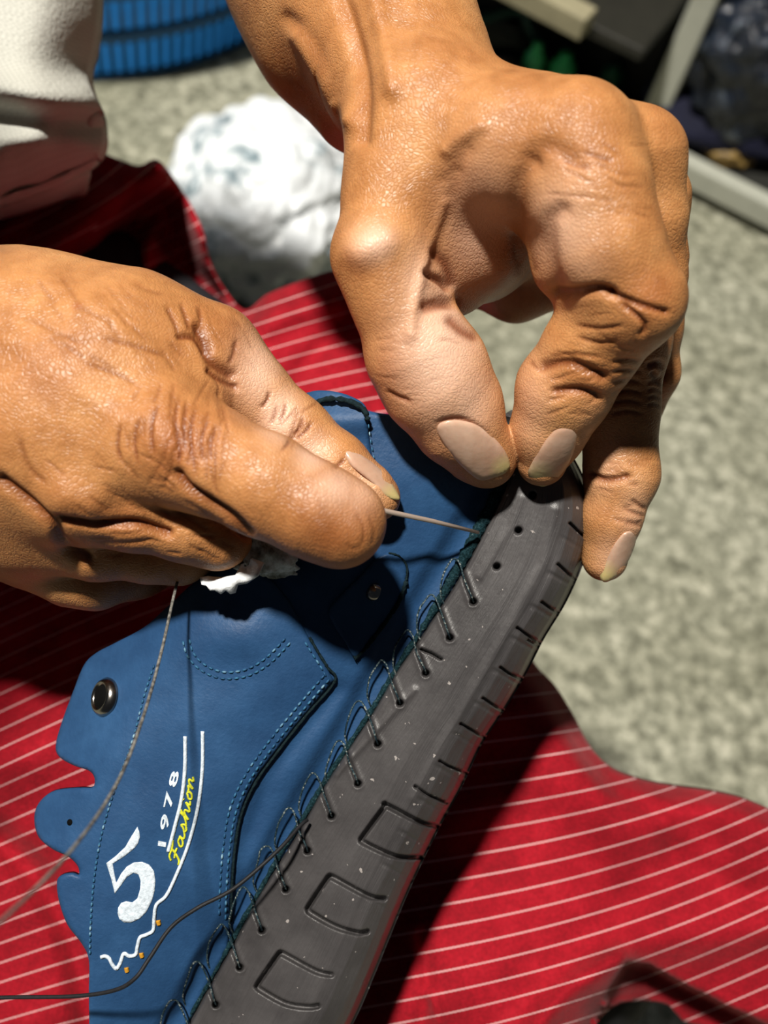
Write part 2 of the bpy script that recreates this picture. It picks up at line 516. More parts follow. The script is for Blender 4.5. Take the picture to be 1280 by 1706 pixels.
def pterms(x, y):
    x = (x-640)/800; y = (y-1000)/800
    T, TX, TY = [], [], []
    for i in range(6):
        for j in range(6-i):
            if i+j == 0: continue
            T.append(x**i*y**j)
            TX.append((i*x**(i-1) if i else 0*x)*y**j)
            TY.append(x**i*(j*y**(j-1) if j else 0*y))
    return np.array(T).T, np.array(TX).T, np.array(TY).T
gx = np.array(gs, float)
_, TX, TY = pterms(gx[:, 0], gx[:, 1])
A = np.vstack([TX, TY, 0.12*np.eye(TX.shape[1])])
nrm = 1/gx[:, 3]
bb = np.concatenate([-gx[:, 2]*nrm*800, nrm*800, np.zeros(TX.shape[1])])
coef = np.linalg.lstsq(A, bb, rcond=None)[0]
def apron_uv(x, y):
    T, _, _ = pterms(np.clip(x, -400, 1600), np.clip(y, 100, 2100))
    return np.stack([x/40.0, T@coef], -1)
m = N('striped_red_cloth', 0.85, 0.15)
uv = m.n('ShaderNodeUVMap', uv_map='weave').outputs[0]
sx = m.n('ShaderNodeSeparateXYZ'); m.l(uv, sx.inputs[0])
saw = m.math('SINE', m.math('MULTIPLY', sx.outputs[0], 36.0))
vv_ = m.math('ADD', sx.outputs[1], m.math('MULTIPLY', saw, 0.010))
fr = m.math('ABSOLUTE', m.math('SUBTRACT', m.math('FRACT', vv_), 0.5))
line = m.math('LESS_THAN', fr, 0.030)
wt = m.noise(900, 2, 0.5, m.vec_scale(m.pos(), (1, 1, 1)))
base = m.ramp(m.noise(55, 5, 0.65), [(0.3, (0.20, 0.003, 0.009)), (0.55, (0.31, 0.005, 0.014)), (0.75, (0.40, 0.010, 0.022))])
base = m.mix(0.35, base, m.ramp(wt, [(0.3, (0.35, 0.3, 0.3)), (0.7, (1.3, 1.2, 1.2))]), 'MULTIPLY')
m.color(m.mix(m.math('MULTIPLY', line, 0.85), base, (0.80, 0.52, 0.52)))
m.bump(m.math('ADD', wt, m.math('MULTIPLY', line, 0.8)), 0.0004, 0.7)
m.set(Sheen_Weight=0.06)
def apron_thick(x, y):
    e = dist_poly(x, y, apron_out, True)
    return 0.003+0.028*sstep(0, 60, e)
apron = slab('apron', apron_out, apron_depth, 0.004, 7, m.m, None, 0, apron_uv)
tag(apron, 'red apron cloth with thin white stripes spread over the lap under the shoe', 'apron')

# ------------------------------------------------------------------ shoe
SA = np.array([0.506, -0.862]); SB = np.array([-0.862, -0.506])
def st(x, y):
    return (x-560)*SA[0]+(y-1250)*SA[1], (x-560)*SB[0]+(y-1250)*SB[1]
def shoe_d(x, y):
    s, t = st(x, y)
    tt = np.clip(t/440.0, 0, 1.1)
    d = 0.295-0.000006*s-0.009*np.sin(math.pi*tt)**1.0
    d = d+0.010*sstep(300, 470, t)
    # padded collar roll under the left hand and soft waves of the leather
    d = d-0.0022*np.exp(-(((x-395)/62)**2+((y-1062)/42)**2))
    d = d+0.0012*np.exp(-(dist_poly(x, y, [(560, 1150), (450, 1290), (405, 1420), (398, 1560)])/16)**2)
    d = d-0.0020*np.exp(-(((x-740)/70)**2+((y-810)/60)**2))
    d = d+0.0003*np.sin(x/31+y/47)*np.sin(y/39-x/83)
    # the leather dips to the welt, then its cut rim turns up
    d = d+0.0022*sstep(34, 8, t)
    return d
inner = spline([(20, 2112), (62, 2118), (105, 2080), (152, 2005), (200, 1925), (250, 1840), (290, 1760), (325, 1690), (360, 1625), (397, 1560), (428, 1500), (465, 1440), (502, 1380), (538, 1315), (580, 1250), (620, 1190), (660, 1122), (700, 1065), (736, 1010), (768, 960), (800, 900), (830, 840), (848, 795), (852, 760), (848, 730), (838, 708), (826, 700)], 24)
outer = spline([(60, 2190), (200, 2190), (320, 2140), (405, 2050), (470, 1945), (520, 1830), (553, 1760), (590, 1696), (622, 1622), (652, 1548), (676, 1490), (704, 1430), (734, 1370), (768, 1308), (800, 1240), (838, 1182), (874, 1122), (905, 1062), (938, 1008), (965, 950), (981, 895), (985, 860), (976, 810), (955, 765), (926, 722), (890, 694), (850, 684)], 24)
grooves = [spline(p, 5) for p in (
    [(728, 1376), (700, 1370), (645, 1342), (640, 1346), (606, 1392), (603, 1398), (607, 1404), (650, 1424), (677, 1429), (700, 1428)],
    [(640, 1497), (612, 1492), (556, 1462), (549, 1461), (544, 1466), (516, 1508), (514, 1515), (520, 1522), (560, 1544), (596, 1554), (612, 1552)],
    [(552, 1624), (526, 1618), (474, 1590), (467, 1588), (462, 1593), (431, 1638), (430, 1644), (436, 1650), (476, 1672), (512, 1678), (530, 1676)],
    [(470, 1750), (440, 1744), (392, 1718), (384, 1717), (345, 1770)])]
cuts = [([(950, 872), (962, 884), (980, 900)]), ([(930, 940), (945, 954), (962, 968)]), ([(903, 1003), (915, 1012), (940, 1026)]), ([(862, 1046), (876, 1056), (900, 1072)]),
        ([(834, 1112), (848, 1122), (872, 1132)]), ([(805, 1163), (818, 1172), (842, 1186)]), ([(768, 1206), (782, 1214), (806, 1228)]), ([(733, 1268), (746, 1276), (776, 1288)]),
        ([(692, 1310), (712, 1324), (744, 1338)]), ([(702, 1082), (718, 1088), (735, 1098)]), ([(880, 1066), (900, 1078)])]
holes = [(888, 825), (864, 884), (828, 944), (789, 1003), (750, 1063), (710, 1122), (667, 1172), (630, 1240), (597, 1306), (553, 1360), (513, 1418), (477, 1482), (437, 1550), (400, 1612), (360, 1674), (322, 1738)]
shoe = thing('leather_shoe', 'blue leather shoe with dark grey rubber sole being hand-sewn on the lap', 'shoe', tuple(C(560, 1300, 0.33)))

NS = len(inner); ni = NS
prof_u = np.concatenate([[-0.05, -0.015], np.linspace(0, 1, 130)])
def prof_d(u):
    d = np.interp(u, [-0.05, -0.015, 0.0, 0.012, 0.05, 0.5, 0.70, 0.80, 0.9, 0.96, 1.0], [0.010, 0.004, 0.0012, -0.0012, -0.0022, -0.0042, -0.0040, -0.0026, 0.0008, 0.0045, 0.012])
    return d
# resample along
cl = np.concatenate([[0], np.cumsum(np.linalg.norm(np.diff(inner+outer, axis=0)/2, axis=1))])
NL = 900
sl_ = np.linspace(0, cl[-1], NL)
IN = np.stack([np.interp(sl_, cl, inner[:, k]) for k in (0, 1)], -1)
OUT = np.stack([np.interp(sl_, cl, outer[:, k]) for k in (0, 1)], -1)
PX = IN[:, None, 0]*(1-prof_u)+OUT[:, None, 0]*prof_u
PY = IN[:, None, 1]*(1-prof_u)+OUT[:, None, 1]*prof_u
def base_sole(x, y):
    s, t = st(x, y)
    return 0.2955-0.000006*s
def sole_depth(x, y, u):
    d = base_sole(x, y)+prof_d(u)
    s, t = st(x, y)
    for g in grooves:
        q = dist_poly(x, y, g)
        d = d+0.0040*np.exp(-(q/4.0)**4)
    for g in cuts:
        q = dist_poly(x, y, g)
        d = d+0.0030*np.exp(-(q/2.3)**4)
    # raised lugs along the outer rim in the upper half
    rim = sstep(0.70, 0.80, u)*sstep(-380, -60, s)*sstep(560, 420, s)
    ph = (s/62.0) % 1.0
    d = d-0.0006*rim*sstep(0.02, 0.10, ph)*sstep(1.0, 0.92, ph)
    # long facet edge and scuff ridge
    q = dist_poly(x, y, [(925, 850), (905, 940), (845, 1050), (790, 1150), (735, 1250), (690, 1330)])
    d = d-0.0006*np.exp(-(q/9)**2)
    q = dist_poly(x, y, [(690, 1150), (620, 1225), (560, 1290)])
    d = d-0.0006*np.exp(-(q/6)**2)
    q = dist_poly(x, y, [(870, 830), (850, 880), (800, 960)])
    d = d-0.0004*np.exp(-(q/7)**2)
    for k, h in enumerate(holes):
        q = np.hypot(x-h[0], y-h[1])
        d = d+0.0060*np.exp(-(q/5.2)**4)
        if k > 2:
            q = dist_poly(x, y, [h, (h[0]-10, h[1]-26), (h[0]-19, h[1]-50)])
            d = d+0.0016*np.exp(-(q/3.2)**4)-0.00025*np.exp(-((q-7)/4)**2)
    return d
SD = sole_depth(PX, PY, np.broadcast_to(prof_u, PX.shape))
top = cf(PX, PY, SD)
extra = []
zb = 0.074
last = top[:, -1]
ax = (top[:, 2]-top[:, -1]); axn = ax/np.linalg.norm(ax, axis=1)[:, None]
for dz, inn in ((0.012, -0.0006), (0.030, 0.0004), (0.050, 0.001), (zb-0.006, 0.004), (zb, 0.012)):
    p = last+axn*inn; p[:, 2] = last[:, 2]-dz+0.012; extra.append(p)
p = top[:, 0]+0; p[:, 2] = last[:, 2]-zb+0.012; extra.append(p)
G = np.concatenate([top, np.stack(extra, 1)], 1)
nc = G.shape[1]
V = to_world(G.reshape(-1, 3)); fs = []
for i in range(NL-1):
    for j in range(nc):
        j2 = (j+1) % nc
        fs.append([i*nc+j, (i+1)*nc+j, (i+1)*nc+j2, i*nc+j2])
fs.append([j for j in range(nc)]); fs.append([(NL-1)*nc+j for j in range(nc)][::-1])
m = N('sole_rubber', 0.42, 0.6)
uv = m.n('ShaderNodeUVMap', uv_map='along').outputs[0]
br = m.noise(1.0, 5, 0.7, m.vec_scale(uv, (260, 9, 1)))
ns = m.noise(45, 5, 0.65)
nf = m.noise(700, 3, 0.6)
spk = m.math('GREATER_THAN', m.noise(420, 2, 0.4), 0.735)
base = m.ramp(ns, [(0.3, (0.040, 0.037, 0.038)), (0.7, (0.070, 0.065, 0.066))])
base = m.mix(m.math('MULTIPLY', spk, 0.7), base, (0.42, 0.38, 0.36))
m.color(base)
m.l(m.math('MULTIPLY_ADD', ns, 0.30, 0.22), m.b.inputs['Roughness'])
nn = m.bump(br, 0.00032, 0.7)
m.bump(nf, 0.00012, 0.5, nn)
M_sole = m.m
sole = mesh_obj('sole', V, fs, M_sole, shoe)
uvl = sole.data.uv_layers.new(name='along')
idx = np.zeros(len(sole.data.loops), int); sole.data.loops.foreach_get('vertex_index', idx)
UU = np.concatenate([np.broadcast_to(prof_u, (NL, len(prof_u))), np.ones((NL, nc-len(prof_u)))*1.1], 1)
SS = np.broadcast_to(sl_[:, None]/1000.0, UU.shape)
uvl.data.foreach_set('uv', np.stack([UU*0.18, SS], -1).reshape(-1, 2)[idx].astype(np.float32).ravel())
sb = bmesh.new(); sb.from_mesh(sole.data); bmesh.ops.recalc_face_normals(sb, faces=sb.faces); sb.to_mesh(sole.data); sb.free()

# leather
def leather(name, col, lo, hi):
    m = N(name, 0.52, 0.28)
    a = m.noise(24, 5, 0.65); b = m.noise(900, 3, 0.6); c = m.noise(120, 5, 0.7)
    m.color(m.mix(0.30, m.ramp(a, [(0.3, lo), (0.55, col), (0.78, hi)]), m.ramp(c, [(0.3, (0.5, 0.55, 0.6)), (0.7, (1.35, 1.3, 1.25))]), 'MULTIPLY'))
    nn = m.bump(b, 0.00016, 0.8)
    m.bump(c, 0.0004, 0.35, nn)
    return m.m
M_lea = leather('blue_leather', (0.020, 0.068, 0.165), (0.011, 0.043, 0.115), (0.036, 0.105, 0.235))
M_edge = simple('cut_leather_edge', (0.006, 0.016, 0.020), 0.85, 0.15, 0.6, 900, 0.0005)
seam_in = [tuple(p) for p in inner[::12]]
base_out = np.vstack([spline([(60, 2112), (108, 2072), (156, 1998), (206, 1918), (256, 1834), (300, 1760), (325, 1696), (360, 1632), (397, 1567), (428, 1507), (465, 1447), (502, 1387), (538, 1322), (580, 1257), (622, 1196), (662, 1128), (702, 1070), (738, 1014), (770, 964), (802, 903), (832, 843), (850, 796), (853, 762), (846, 722), (826, 704)], 4),
    spline([(790, 700), (740, 692), (690, 692), (645, 690), (612, 684), (575, 670), (535, 662), (502, 668), (470, 710), (430, 790), (380, 880), (330, 960), (290, 1010), (262, 1040), (235, 1120), (215, 1220), (195, 1290), (175, 1360), (165, 1430), (160, 1520), (160, 1600), (165, 1780), (140, 1880), (90, 1980), (40, 2060), (30, 2100)], 4)])
slab('upper_leather', base_out, lambda x, y: shoe_d(x, y)+0.0004, 0.0018, 6, M_lea, shoe, 0.0008)
slab('far_side_leather', base_out[::2], lambda x, y: shoe_d(x, y)*0+0.356-0.00001*(y*0), 0.002, 30, M_lea, shoe, 0.002)
# the counter that closes the held end between both sides
cs = spline([(853, 762), (846, 722), (826, 704), (790, 702), (740, 695), (690, 695), (645, 693), (612, 688), (575, 674), (535, 665), (504, 671), (474, 714)], 5)
vs, fs = [], []
for x, y in cs:
    p = cf(x, y, shoe_d(x, y)+0.001)
    ctr = cf(660, 860, shoe_d(660, 860)); inn = (ctr-p); inn[2] = 0; inn /= np.linalg.norm(inn)
    for k in range(6):
        qd = p.copy(); qd[2] -= 0.060*k/5
        vs.append(qd)
    for k in range(6)[::-1]:
        qd = p+inn*0.002; qd[2] -= 0.060*k/5
        vs.append(qd)
for i in range(len(cs)-1):
    for k in range(12):
        k2 = (k+1) % 12
        fs.append([i*12+k, i*12+k2, (i+1)*12+k2, (i+1)*12+k])
mesh_obj('heel_counter', to_world(np.array(vs)), fs, M_lea, shoe)

def over_d(x, y): return shoe_d(x, y)-0.0011
quarter_out = np.vstack([spline([(384, 1535), (384, 1490), (389, 1420), (400, 1355), (424, 1300), (466, 1243), (512, 1186), (556, 1134)], 5),
    spline([(545, 1114), (530, 1090), (515, 1064)], 3), spline([(480, 1000), (420, 940), (340, 960), (280, 1010), (240, 1045), (190, 1072), (160, 1088), (140, 1108), (122, 1152), (104, 1200), (93, 1240), (98, 1260), (122, 1275), (148, 1284), (157, 1295), (157, 1308), (150, 1313), (130, 1313), (90, 1318), (66, 1336), (57, 1362), (64, 1394), (88, 1415), (115, 1428), (130, 1444), (131, 1458), (120, 1455), (104, 1458), (95, 1468), (98, 1500), (112, 1540), (136, 1572), (148, 1600), (148, 1660), (150, 1780)], 5),
    spline([(280, 1780), (330, 1670), (362, 1612), (378, 1580)], 3)])
slab('quarter_panel', quarter_out, over_d, 0.0016, 5, M_lea, shoe, 0.0006)
strap_out = spline([(556, 1042), (575, 1070), (590, 1096), (600, 1090), (618, 1066), (642, 1034), (662, 1004), (676, 968), (677, 944), (666, 928), (648, 922), (628, 930), (600, 960), (560, 1000), (548, 1020)], 5, True)
slab('strap_panel', strap_out, lambda x, y: shoe_d(x, y)-0.0009, 0.0014, 4, M_lea, shoe, 0.0005)
tab_out = spline([(497, 664), (520, 652), (548, 651), (582, 659), (610, 678), (614, 720), (622, 768), (636, 812), (640, 850), (600, 820), (545, 760), (505, 700)], 5, True)
slab('heel_tab', tab_out, lambda x, y: shoe_d(x, y)-0.0010-0.002*np.exp(-((y-700)/22)**2), 0.0020, 4, M_lea, shoe, 0.0008)

def on(x, y, lift): return C(x, y, shoe_d(np.asarray(x, float), np.asarray(y, float))-lift)
def edge_line(name, pts, lift, r, mat=M_edge, wob=0.0):
    p = spline(pts, 8)
    w = wob*rng.standard_normal(len(p))
    return tube(name, on(p[:, 0], p[:, 1], lift)+0, r*(1+w), mat, shoe, 6)
edge_line('cut_edge', [(516, 1062), (531, 1088), (546, 1112), (558, 1135), (512, 1190), (467, 1247), (426, 1304), (402, 1358), (391, 1420), (386, 1490), (386, 1535)], 0.0006, 0.00042, wob=0.1)
edge_line('cut_edge', [(590, 1097), (600, 1090), (620, 1066), (644, 1034), (664, 1004), (677, 968)], 0.0006, 0.0007, wob=0.2)
edge_line('cut_edge', [(677, 968), (678, 944), (666, 927), (648, 921)], 0.0006, 0.0003, wob=0.15)
edge_line('cut_edge', [(512, 690), (525, 673), (548, 665), (580, 668), (606, 682), (613, 700)], 0.0032, 0.0008, wob=0.15)
# dark rough rim of the leather where it stands against the sole
wp = [(p[0], p[1]) for p in spline([(300, 1722), (330, 1668), (366, 1604), (400, 1543), (435, 1480), (470, 1418), (508, 1358), (545, 1296), (586, 1234), (626, 1172), (664, 1108), (702, 1050), (738, 990), (768, 938), (798, 882), (826, 828), (846, 785)], 10)]
wr = np.interp(np.arange(len(wp)), [0, len(wp)*0.68, len(wp)*0.80, len(wp)], [0.0007, 0.0008, 0.0017, 0.0020])
P = np.array(wp)
m = N('rough_leather_rim', 0.9, 0.1)
nz = m.noise(1500, 3, 0.6)
m.color(m.ramp(nz, [(0.35, (0.003, 0.012, 0.014)), (0.6, (0.010, 0.035, 0.045)), (0.75, (0.08, 0.12, 0.12))]))
m.bump(nz, 0.0006, 1.0)
tube('leather_rim', on(P[:, 0], P[:, 1], 0.0004)+0, wr*(1+0.18*rng.standard_normal(len(P))), m.m, shoe, 8)

# machine stitching
m = N('teal_thread', 0.6, 0.3)
m.color(m.ramp(m.noise(260, 2, 0.5), [(0.35, (0.012, 0.06, 0.14)), (0.55, (0.03, 0.13, 0.24)), (0.75, (0.25, 0.40, 0.48))]))
M_st = m.m
def offset(p, d):
    t = np.gradient(p, axis=0); t /= np.linalg.norm(t, axis=1)[:, None]
    return p+np.stack([-t[:, 1], t[:, 0]], -1)*d
def stitch(pts, off, lift, L=8.5, gap=3.2, r=0.00031):
    p = offset(spline(pts, 20), off)
    c = np.concatenate([[0], np.cumsum(np.linalg.norm(np.diff(p, axis=0), axis=1))])
    parts = []
    s = 0
    while s+L < c[-1]:
        q = [s, s+L*0.3, s+L*0.7, s+L]
        x = np.interp(q, c, p[:, 0]); y = np.interp(q, c, p[:, 1])
        lf = np.array([-0.0001, 0.00025, 0.00025, -0.0001])+lift
        parts.append(tube(None, C(x, y, shoe_d(x, y)-lf), [r*0.6, r, r, r*0.6], None, None, 6))
        s += L+gap
    merged('seam_stitching', parts, M_st, shoe)
sm = [(512, 1068), (527, 1092), (541, 1114), (551, 1134), (508, 1184), (462, 1240), (421, 1298), (396, 1354), (385, 1420), (380, 1490), (379, 1536)]
stitch(sm[:4], 4, 0.0011); stitch(sm[3:], 3, 0.0011); stitch(sm[3:], 14, 0.0011)
arc = [(305, 1068), (312, 1092), (330, 1113), (356, 1127), (384, 1131), (418, 1124), (452, 1103), (488, 1066)]
stitch(arc, 0, 0.0011); stitch(arc, -11, 0.0011)
stitch([(257, 1108), (240, 1160), (222, 1230), (200, 1290), (180, 1350), (165, 1410), (155, 1480), (150, 1560), (150, 1600)], 0, 0.0012, 7, 3)
stitch([(612, 694), (616, 730), (624, 770), (633, 805)], -1, 0.0028, 7, 6, 0.0002)

# eyelet, rivet, small lace hole
def lathe_at(name, c, nrm, prof, mat, parent, seg=48):
    nrm = Vector(nrm).normalized(); a = nrm.orthogonal().normalized(); b = nrm.cross(a)
    vs, fs = [], []
    n = len(prof)
    for k in range(seg):
        t = 2*math.pi*k/seg
        for r, z in prof:
            vs.append(Vector(c)+(a*math.cos(t)+b*math.sin(t))*r+nrm*z)
    for k in range(seg):
        for i in range(n-1):
            fs.append([k*n+i, ((k+1) % seg)*n+i, ((k+1) % seg)*n+i+1, k*n+i+1])
    return mesh_obj(name, [tuple(v) for v in vs], fs, mat, parent)
M_met = simple('dark_chrome', (0.33, 0.31, 0.29), 0.22, 0.5, 0.1, 60, Metallic=1.0)
def sn(x, y):
    p0 = on(x, y, 0); p1 = on(x+8, y, 0); p2 = on(x, y+8, 0)
    n = np.cross(p1-p0, p2-p0); n /= np.linalg.norm(n)
    return n if n @ (CL-p0) > 0 else -n
nv = Vector(sn(173, 1161)); tilt = Vector(Rn @ np.array([-0.75, 0.1, 0]))
c0 = on(173, 1161, 0.0012)
ey = lathe_at('eyelet', c0, nv+tilt*0.42, [(0.0030, -0.003), (0.0031, 0.0004), (0.0034, 0.0013), (0.0041, 0.0017), (0.0049, 0.0012), (0.0057, 0.0), (0.0057, -0.0010)], M_met, shoe)
lathe_at('eyelet_hole_shade', c0, nv+tilt*0.42, [(0.0, 0.0012), (0.0034, 0.0012), (0.0034, -0.0004), (0, -0.0004)], simple('hole_shade_black', (0.002, 0.002, 0.002), 0.9, 0.1), ey if False else shoe)  # solid black disc stands in for the dark inside the eyelet
lathe_at('rivet', on(621, 985, 0.0008), nv+tilt*0.15, [(0.0, 0.0016), (0.0010, 0.00150), (0.0019, 0.00115), (0.0025, 0.0005), (0.0027, -0.0003)], M_met, shoe)
lathe_at('lace_hole_shade', on(116, 1370, 0.00122), Vector(sn(116, 1370)), [(0.0, 0.0), (0.0009, 0.0), (0.0009, -0.0004), (0, -0.0004)], bpy.data.materials['hole_shade_black'], shoe)  # small black disc, the hole's inner shade put in as colour

# hand-sewn loops over the seam
m = N('waxed_thread', 0.55, 0.35)
uvz = m.noise(1600, 2, 0.5)
m.color(m.ramp(uvz, [(0.40, (0.006, 0.018, 0.028)), (0.56, (0.035, 0.065, 0.075)), (0.72, (0.36, 0.37, 0.33))]))
m.bump(uvz, 0.0003, 0.8)
M_loop = m.m
rr = random.Random(3)
for k, (hx, hy) in enumerate(holes):
    if k < 3: continue
    j = lambda a: a+rr.uniform(-3, 3)
    pts = [(hx, hy, 0.0025, 1), (hx-4, hy-11, -0.0002, 1), (j(hx-13), hy-36, -0.0004, 1), (hx-22, hy-62, -0.0012, 1), (hx-30, hy-72, -0.0022, 0), (j(hx-39), hy-67, -0.0026, 0),
           (j(hx-50), hy-44, -0.0024, 0), (hx-55, hy-16, -0.0014, 0), (hx-50, hy+2, -0.0002, 0), (hx-44, hy+8, 0.0015, 0)]
    P = []
    for x, y, dz, onsole in pts:
        b = base_sole(x, y)-0.0022 if onsole else shoe_d(np.float64(x), np.float64(y))-0.0006
        P.append((x, y, b+dz))
    P = spline(P, 5)
    tube('stitch_loop', C(P[:, 0], P[:, 1], P[:, 2]), 0.00027, M_loop, shoe, 7)

# printed mark on the quarter ------------------------------------------
def z5(x, y): return x*0.46875, 1020+y*0.46875
M_pw = simple('white_print', (0.62, 0.70, 0.78), 0.6, 0.3, 0.25, 900, 0.0003)
M_py = simple('yellow_print', (0.60, 0.62, 0.03), 0.6, 0.3, 0.3, 900, 0.0003)
M_po = simple('orange_print', (0.55, 0.26, 0.02), 0.6, 0.3, 0.2, 900)
five = [z5(*p) for p in [(488, 763), (495, 780), (497, 800), (490, 822), (476, 840), (445, 865), (400, 894), (406, 930), (413, 962), (430, 930), (450, 905), (475, 890), (505, 888), (530, 898), (547, 920), (552, 955), (549, 990), (540, 1025), (520, 1065), (495, 1090), (465, 1103), (440, 1102), (424, 1090), (418, 1070), (420, 1050), (430, 1034), (448, 1028), (470, 1032), (488, 1018), (498, 985), (500, 955), (492, 932), (474, 926), (450, 942), (430, 970), (408, 1000), (396, 950), (378, 892), (410, 868), (445, 835), (468, 795)]]
slab('printed_five', five, lambda x, y: over_d(x, y)-0.00022, 0.0003, 3.2, M_pw, shoe)
def stroke(name, pts, w, mat, lift=0.00018):
    p = spline([z5(*q) for q in pts], 10)
    out = np.vstack([offset(p, w), offset(p, -w)[::-1]])
    V, f = [], []
    n = len(p)
    a = offset(p, w*(1)); b = offset(p, -w)
    for q in (a, p, b):
        pass
    parts = tube(None, C(p[:, 0], p[:, 1], over_d(p[:, 0], p[:, 1])-lift+0.0001), w*0.29/F, None, None, 6)
    merged(name, [parts], mat, shoe)
stroke('printed_line', [(658, 441), (657, 560), (645, 665), (622, 760), (598, 850)], 3.4, M_pw)
stroke('printed_line', [(720, 423), (719, 560), (702, 700), (668, 830), (622, 945), (590, 1008), (556, 1040), (548, 1085), (544, 1130), (520, 1146), (498, 1156), (488, 1190), (482, 1216), (460, 1222), (440, 1214), (428, 1245), (414, 1266), (398, 1250), (388, 1230), (374, 1222), (358, 1226)], 3.2, M_pw)
for x, y in ((563, 1102), (503, 1218), (450, 1270)):
    stroke('printed_dot', [(x-1, y-7), (x, y), (x+2, y+7)], 4.0, M_po)
def text_on(name, body, z0, z1, height, mat, shear=0.0, ch=None, res=3, bend=0.0, thick=0.0):
    """text running from z0 to z1 (zoom pixels), mapped on the leather"""
    cu = bpy.data.curves.new('lettering', 'FONT'); cu.body = body; cu.size = 1.0; cu.resolution_u = res; cu.shear = shear; cu.offset = thick
    if ch: cu.space_character = ch
    ob = bpy.data.objects.new('lettering', cu); COL.objects.link(ob)
    dg = bpy.context.evaluated_depsgraph_get(); me = bpy.data.meshes.new_from_object(ob.evaluated_get(dg))
    bm = bmesh.new(); bm.from_mesh(me); bmesh.ops.triangulate(bm, faces=bm.faces)
    P = np.array([v.co[:2] for v in bm.verts]); fs = [[v.index for v in f_.verts] for f_ in bm.faces]; bm.free()
    bpy.data.objects.remove(ob); bpy.data.curves.remove(cu); bpy.data.meshes.remove(me)
    P[:, 0] -= P[:, 0].min(); L = P[:, 0].max(); P[:, 1] -= P[:, 1].min(); Hh = P[:, 1].max()
    a = np.array(z5(*z0)); b = np.array(z5(*z1)); D = b-a; ln = np.linalg.norm(D); D /= ln
    Nn = np.array([D[1], -D[0]])
    u = P[:, 0]/L
    X = a+np.outer(u*ln, D)+np.outer(P[:, 1]/Hh*height+bend*np.sin(math.pi*u), Nn)
    n = len(X)
    dd = over_d(X[:, 0], X[:, 1])
    V = np.vstack([C(X[:, 0], X[:, 1], dd-0.0003), C(X[:, 0], X[:, 1], dd+0.0001)])
    ff = [f_ for f_ in fs]+[[i+n for i in f_[::-1]] for f_ in fs]
    from collections import Counter
    ed = {(a_, b_) for t in fs for a_, b_ in zip(t, t[1:]+t[:1])}
    for (a_, b_) in ed:
        if (b_, a_) not in ed: ff.append([b_, a_, a_+n, b_+n])
    return mesh_obj(name, V, ff, mat, shoe, False)
text_on('printed_digits', '1978', (590, 835), (640, 568), 14, M_pw, 0, 1.35, 3, 3.0, 0.025)
WORD = [[(.15, -.05), (.4, 0), (.6, .45), (.72, .95)], [(.1, .8), (.3, 1.05), (.8, .98), (1.2, 1.1)], [(.35, .5), (.65, .55), (.95, .5)],
 [(1.62, .45), (1.35, .52), (1.15, .22), (1.3, .0), (1.55, .15), (1.65, .5), (1.65, .1), (1.85, .02), (2.2, .3), (2.3, .58), (2.45, .2), (2.25, -.02), (2.08, .08)],
 [(2.45, .08), (2.75, .3), (3.1, .95), (2.98, 1.05), (2.88, .5), (2.85, .0), (3.0, .4), (3.2, .52), (3.28, .3), (3.3, .03), (3.5, .1), (3.68, .5), (3.68, .08), (3.9, .1)],
 [(4.2, .5), (4.0, .3), (4.1, .0), (4.35, .08), (4.38, .4), (4.2, .52), (4.5, .42), (4.7, .5), (4.7, .0), (4.85, .42), (5.08, .48), (5.12, .06), (5.35, .15)], [(3.76, .78), (3.78, .84)]]
for w_ in WORD:
    q_ = []
    for a_, b_ in w_:
        u_ = (a_+0.25*b_)/5.5
        q_.append((630+u_*(692-630)+7*math.sin(math.pi*u_)-b_*34, 905+u_*(580-905)-b_*7))
    stroke('printed_word', q_, 1.9, M_py)

# ------------------------------------------------------------------ needle and threads
o = tube('sewing_needle', C(np.array([520, 600, 640, 720, 797]), np.array([824, 842, 851, 868, 887]), np.array([0.2600, 0.2640, 0.2665, 0.277, 0.2895])), [0.00062, 0.00070, 0.00070, 0.00064, 0.0005], simple('needle_steel', (0.62, 0.50, 0.42), 0.42, 0.6, 0.05, Metallic=0.5), None, 12)
tag(o, 'thin steel sewing needle pinched between thumb and finger, pushed into the blue leather', 'needle')
m = N('grey_thread', 0.7, 0.2)
nz = m.noise(900, 2, 0.5)
m.color(m.ramp(nz, [(0.35, (0.06, 0.055, 0.05)), (0.65, (0.22, 0.21, 0.19))])); m.bump(nz, 0.0003, 0.7)
p = spline([(312, 930, .281), (298, 962, .279), (287, 1005, .273), (268, 1090, .262), (240, 1190, .248), (200, 1295, .232), (140, 1390, .212), (60, 1480, .19), (-80, 1610, .16)], 8)
o = tube('sewing_thread', C(p[:, 0], p[:, 1], p[:, 2]), 0.00042, m.m, None, 8)
tag(o, 'grey sewing thread hanging taut from the bandaged fist past the metal eyelet', 'thread')
p = spline([(512, 1366, .2905), (500, 1376, .2880), (460, 1420, .282), (390, 1480, .277), (330, 1512, .274), (285, 1545, .271), (250, 1595, .268), (225, 1630, .266), (190, 1650, .267), (120, 1660, .270), (0, 1662, .275), (-120, 1668, .28)], 8)
o = tube('sewing_thread', C(p[:, 0], p[:, 1], p[:, 2]), 0.00055, simple('black_thread', (0.010, 0.010, 0.012), 0.6, 0.3, 0.3, 900), None, 8)
tag(o, 'loose black sewing thread crossing the shoe below the printed five', 'thread')

